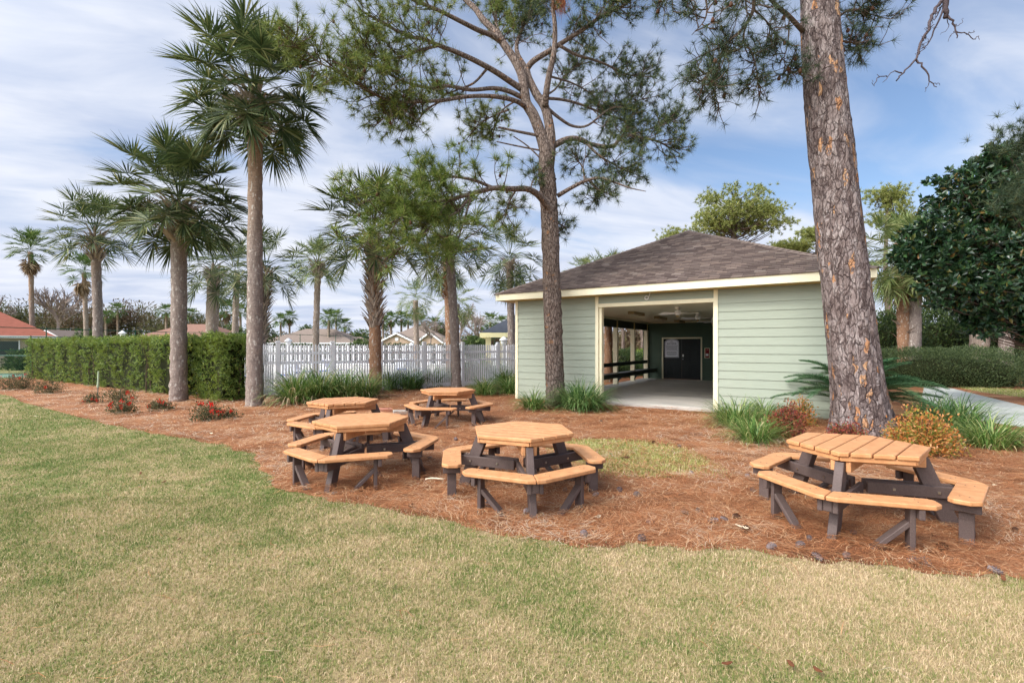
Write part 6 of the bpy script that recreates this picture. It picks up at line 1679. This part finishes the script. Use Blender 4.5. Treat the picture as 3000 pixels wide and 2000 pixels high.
# low hedge beyond the far fence
shrub('low_hedge', 'long low green hedge beyond the far pool fence', 'hedge', -14, 47, 12, .8, 1.75, 16000, .25, .1, 'clipped', pw=6, stems=False)
shrub('bush', 'round dark bush behind the low chain link fence at the left edge', 'shrub', -36.3, 36, 1.5, 1.2, 1.5, 2500, .2, .1, 'shrub', stems=False)

# ------------------------------------------------------------------ litter on the straw and lawn
def cone_mesh():
    b = B(); k = 0
    b.lathe((0, 0, 0), [(.004, -.055), (.022, -.05), (.026, -.01), (.018, .03), (.004, .055)], 8)
    for i in range(46):
        q = (i+.5)/46; z = -.05+.10*q; az = i*2.399963; rr = .030*math.sin(math.pi*(.18+.78*q))+.006; h = np.array([math.cos(az), math.sin(az), 0]); s = np.array([-math.sin(az), math.cos(az), 0]); w_ = .010*(1-.4*q)
        p = h*rr*.5+UPV*z; e = h*rr*1.25+UPV*(z+.012)
        b.add([p-s*w_*.6, p+s*w_*.6, e+s*w_, e-s*w_, e+UPV*-.006], [(0, 1, 2, 3), (0, 4, 1), (3, 2, 4)])
    return b
c0 = None
pts = [(2006,1507),(2045,1500),(2090,1533),(2122,1528),(2158,1520),(1905,1535),(1710,1573),(1880,1583),(2185,1558),(2370,1585),(2345,1605),(2500,1568),(2583,1612),(2675,1650),(2710,1655),(2915,1680),(2975,1560),(1815,1440),(1865,1455),(2025,1391),(1835,1345),(1545,1505),(1420,1332),(1110,1395),(1180,1310),(1260,1345),(1305,1325),(1430,1485),(1205,1487),(2260,1610),(2205,1440),(2395,1640),(2560,1440),(2655,1545),(1745,1455),(1655,1440),(1915,1300),(1760,1235),(1990,1310),(2190,1400),(1240,1380),(980,1450),(1335,1290),(2840,1600),(2760,1610),(2480,1635)]
desc = ['beside the centre table', 'out in the open straw', 'near the lawn edge', 'by the right table', 'among the left tables', 'before the grassy clumps']
for i, (px, py) in enumerate(pts):
    x, y = G(px, py)
    if c0 is None:
        me0 = cone_mesh().build('pine_cone', M['cone_grey']); c0 = me0; o = me0
    else:
        o = c0.copy(); COL.objects.link(o)
        if i % 4 == 0:
            o.data = c0.data if i != 4 else c0.data.copy()
            if i == 4: o.data.materials[0] = M['cone']; c1 = o.data
            else: o.data = c1
    o.location = (x, y, .03); s = rng.uniform(.55, .9); o.scale = (s, s, s)
    o.rotation_euler = (rng.uniform(1.2, 1.9), rng.uniform(-.3, .3), rng.uniform(0, 6.28))
    props(o, 'weathered fallen pine cone lying on the pine straw', 'pine cone', 'fallen pine cones on the straw')
def flake(name, label, cat, px, py, L, W, mat, z=.04, rz=0., group=None, thick=.004):
    x, y = G(px, py); k = 9; P = []
    for i in range(k):
        a = 2*math.pi*i/k; P.append((L/2*math.cos(a)*(1+.15*math.sin(3*a)), W/2*math.sin(a)*(1+.2*math.cos(2*a+1))))
    b = B(); b.prism(P, 0, thick); v = np.concatenate(b.v); v[:, 2] += .12*L*np.sin(v[:, 0]/L*3)**2 + .10*np.abs(v[:, 1]); b.v = [v]
    o = b.build(name, M[mat]); o.location = (x, y, z); o.rotation_euler = (rng.normal(0, .15), rng.normal(0, .15), rz)
    return props(o, label, cat, group)
for i, (px, py) in enumerate([(412, 1393), (480, 1418), (525, 1590), (2318, 1962), (2395, 1980), (2940, 1706), (1432, 1548), (2130, 1960)]):
    flake('fallen_leaf', 'small dry brown leaf lying on the lawn', 'leaf', px, py, .06, .03, 'leaf_dry', .03, rng.uniform(0, 6), 'dry leaves on the lawn')
for px, py in [(2915, 1432), (2892, 1502), (2165, 1555), (1752, 1527), (2185, 1560), (318, 1160), (545, 1258), (105, 1225), (620, 1276), (1335, 1275)]:
    flake('pale_leaf', 'pale curled dry leaf on the pine straw', 'leaf', px, py, .07, .04, 'litter', .045, rng.uniform(0, 6), 'pale dry leaves on the straw')
x, y = G(1273, 1412); b = B(); b.tube(smooth_path([(-.12, 0, .04), (-.02, .01, .05), (.10, -.01, .045), (.14, .02, .04)], 4), [.012]*12+[.006], 7)
o = b.build('stick', M['litter'], None, True); o.location = (x, y, 0); props(o, 'short bleached stick on the straw left of the centre table', 'stick')
x, y = G(1506, 1180); b = B(); b.tube(smooth_path([(0, 0, .03), (.12, -.35, .05), (.3, -.8, .03), (.62, -1.3, .03)], 5), np.linspace(.006, .003, 16), 5)
o = b.build('vine', M['litter'], None, True); o.location = (x, y, 0); props(o, 'long thin dry vine trailing from the pavilion corner', 'vine')
for px, py, L, W, m, lb in ((1128, 1206, .36, .16, 'brick', 'pinkish paving brick lying behind the half hidden table'), (1180, 1212, .5, .2, 'stone', 'flat pale stone lying right of the pinkish brick')):
    x, y = G(px, py); b = B(); b.box((0, 0, .05), (L, W, .09)); o = bevel(b.build('paving_stone', M[m]), .015, 2); o.location = (x, y, 0); o.rotation_euler = (.05, .03, .3); props(o, lb, 'stone')
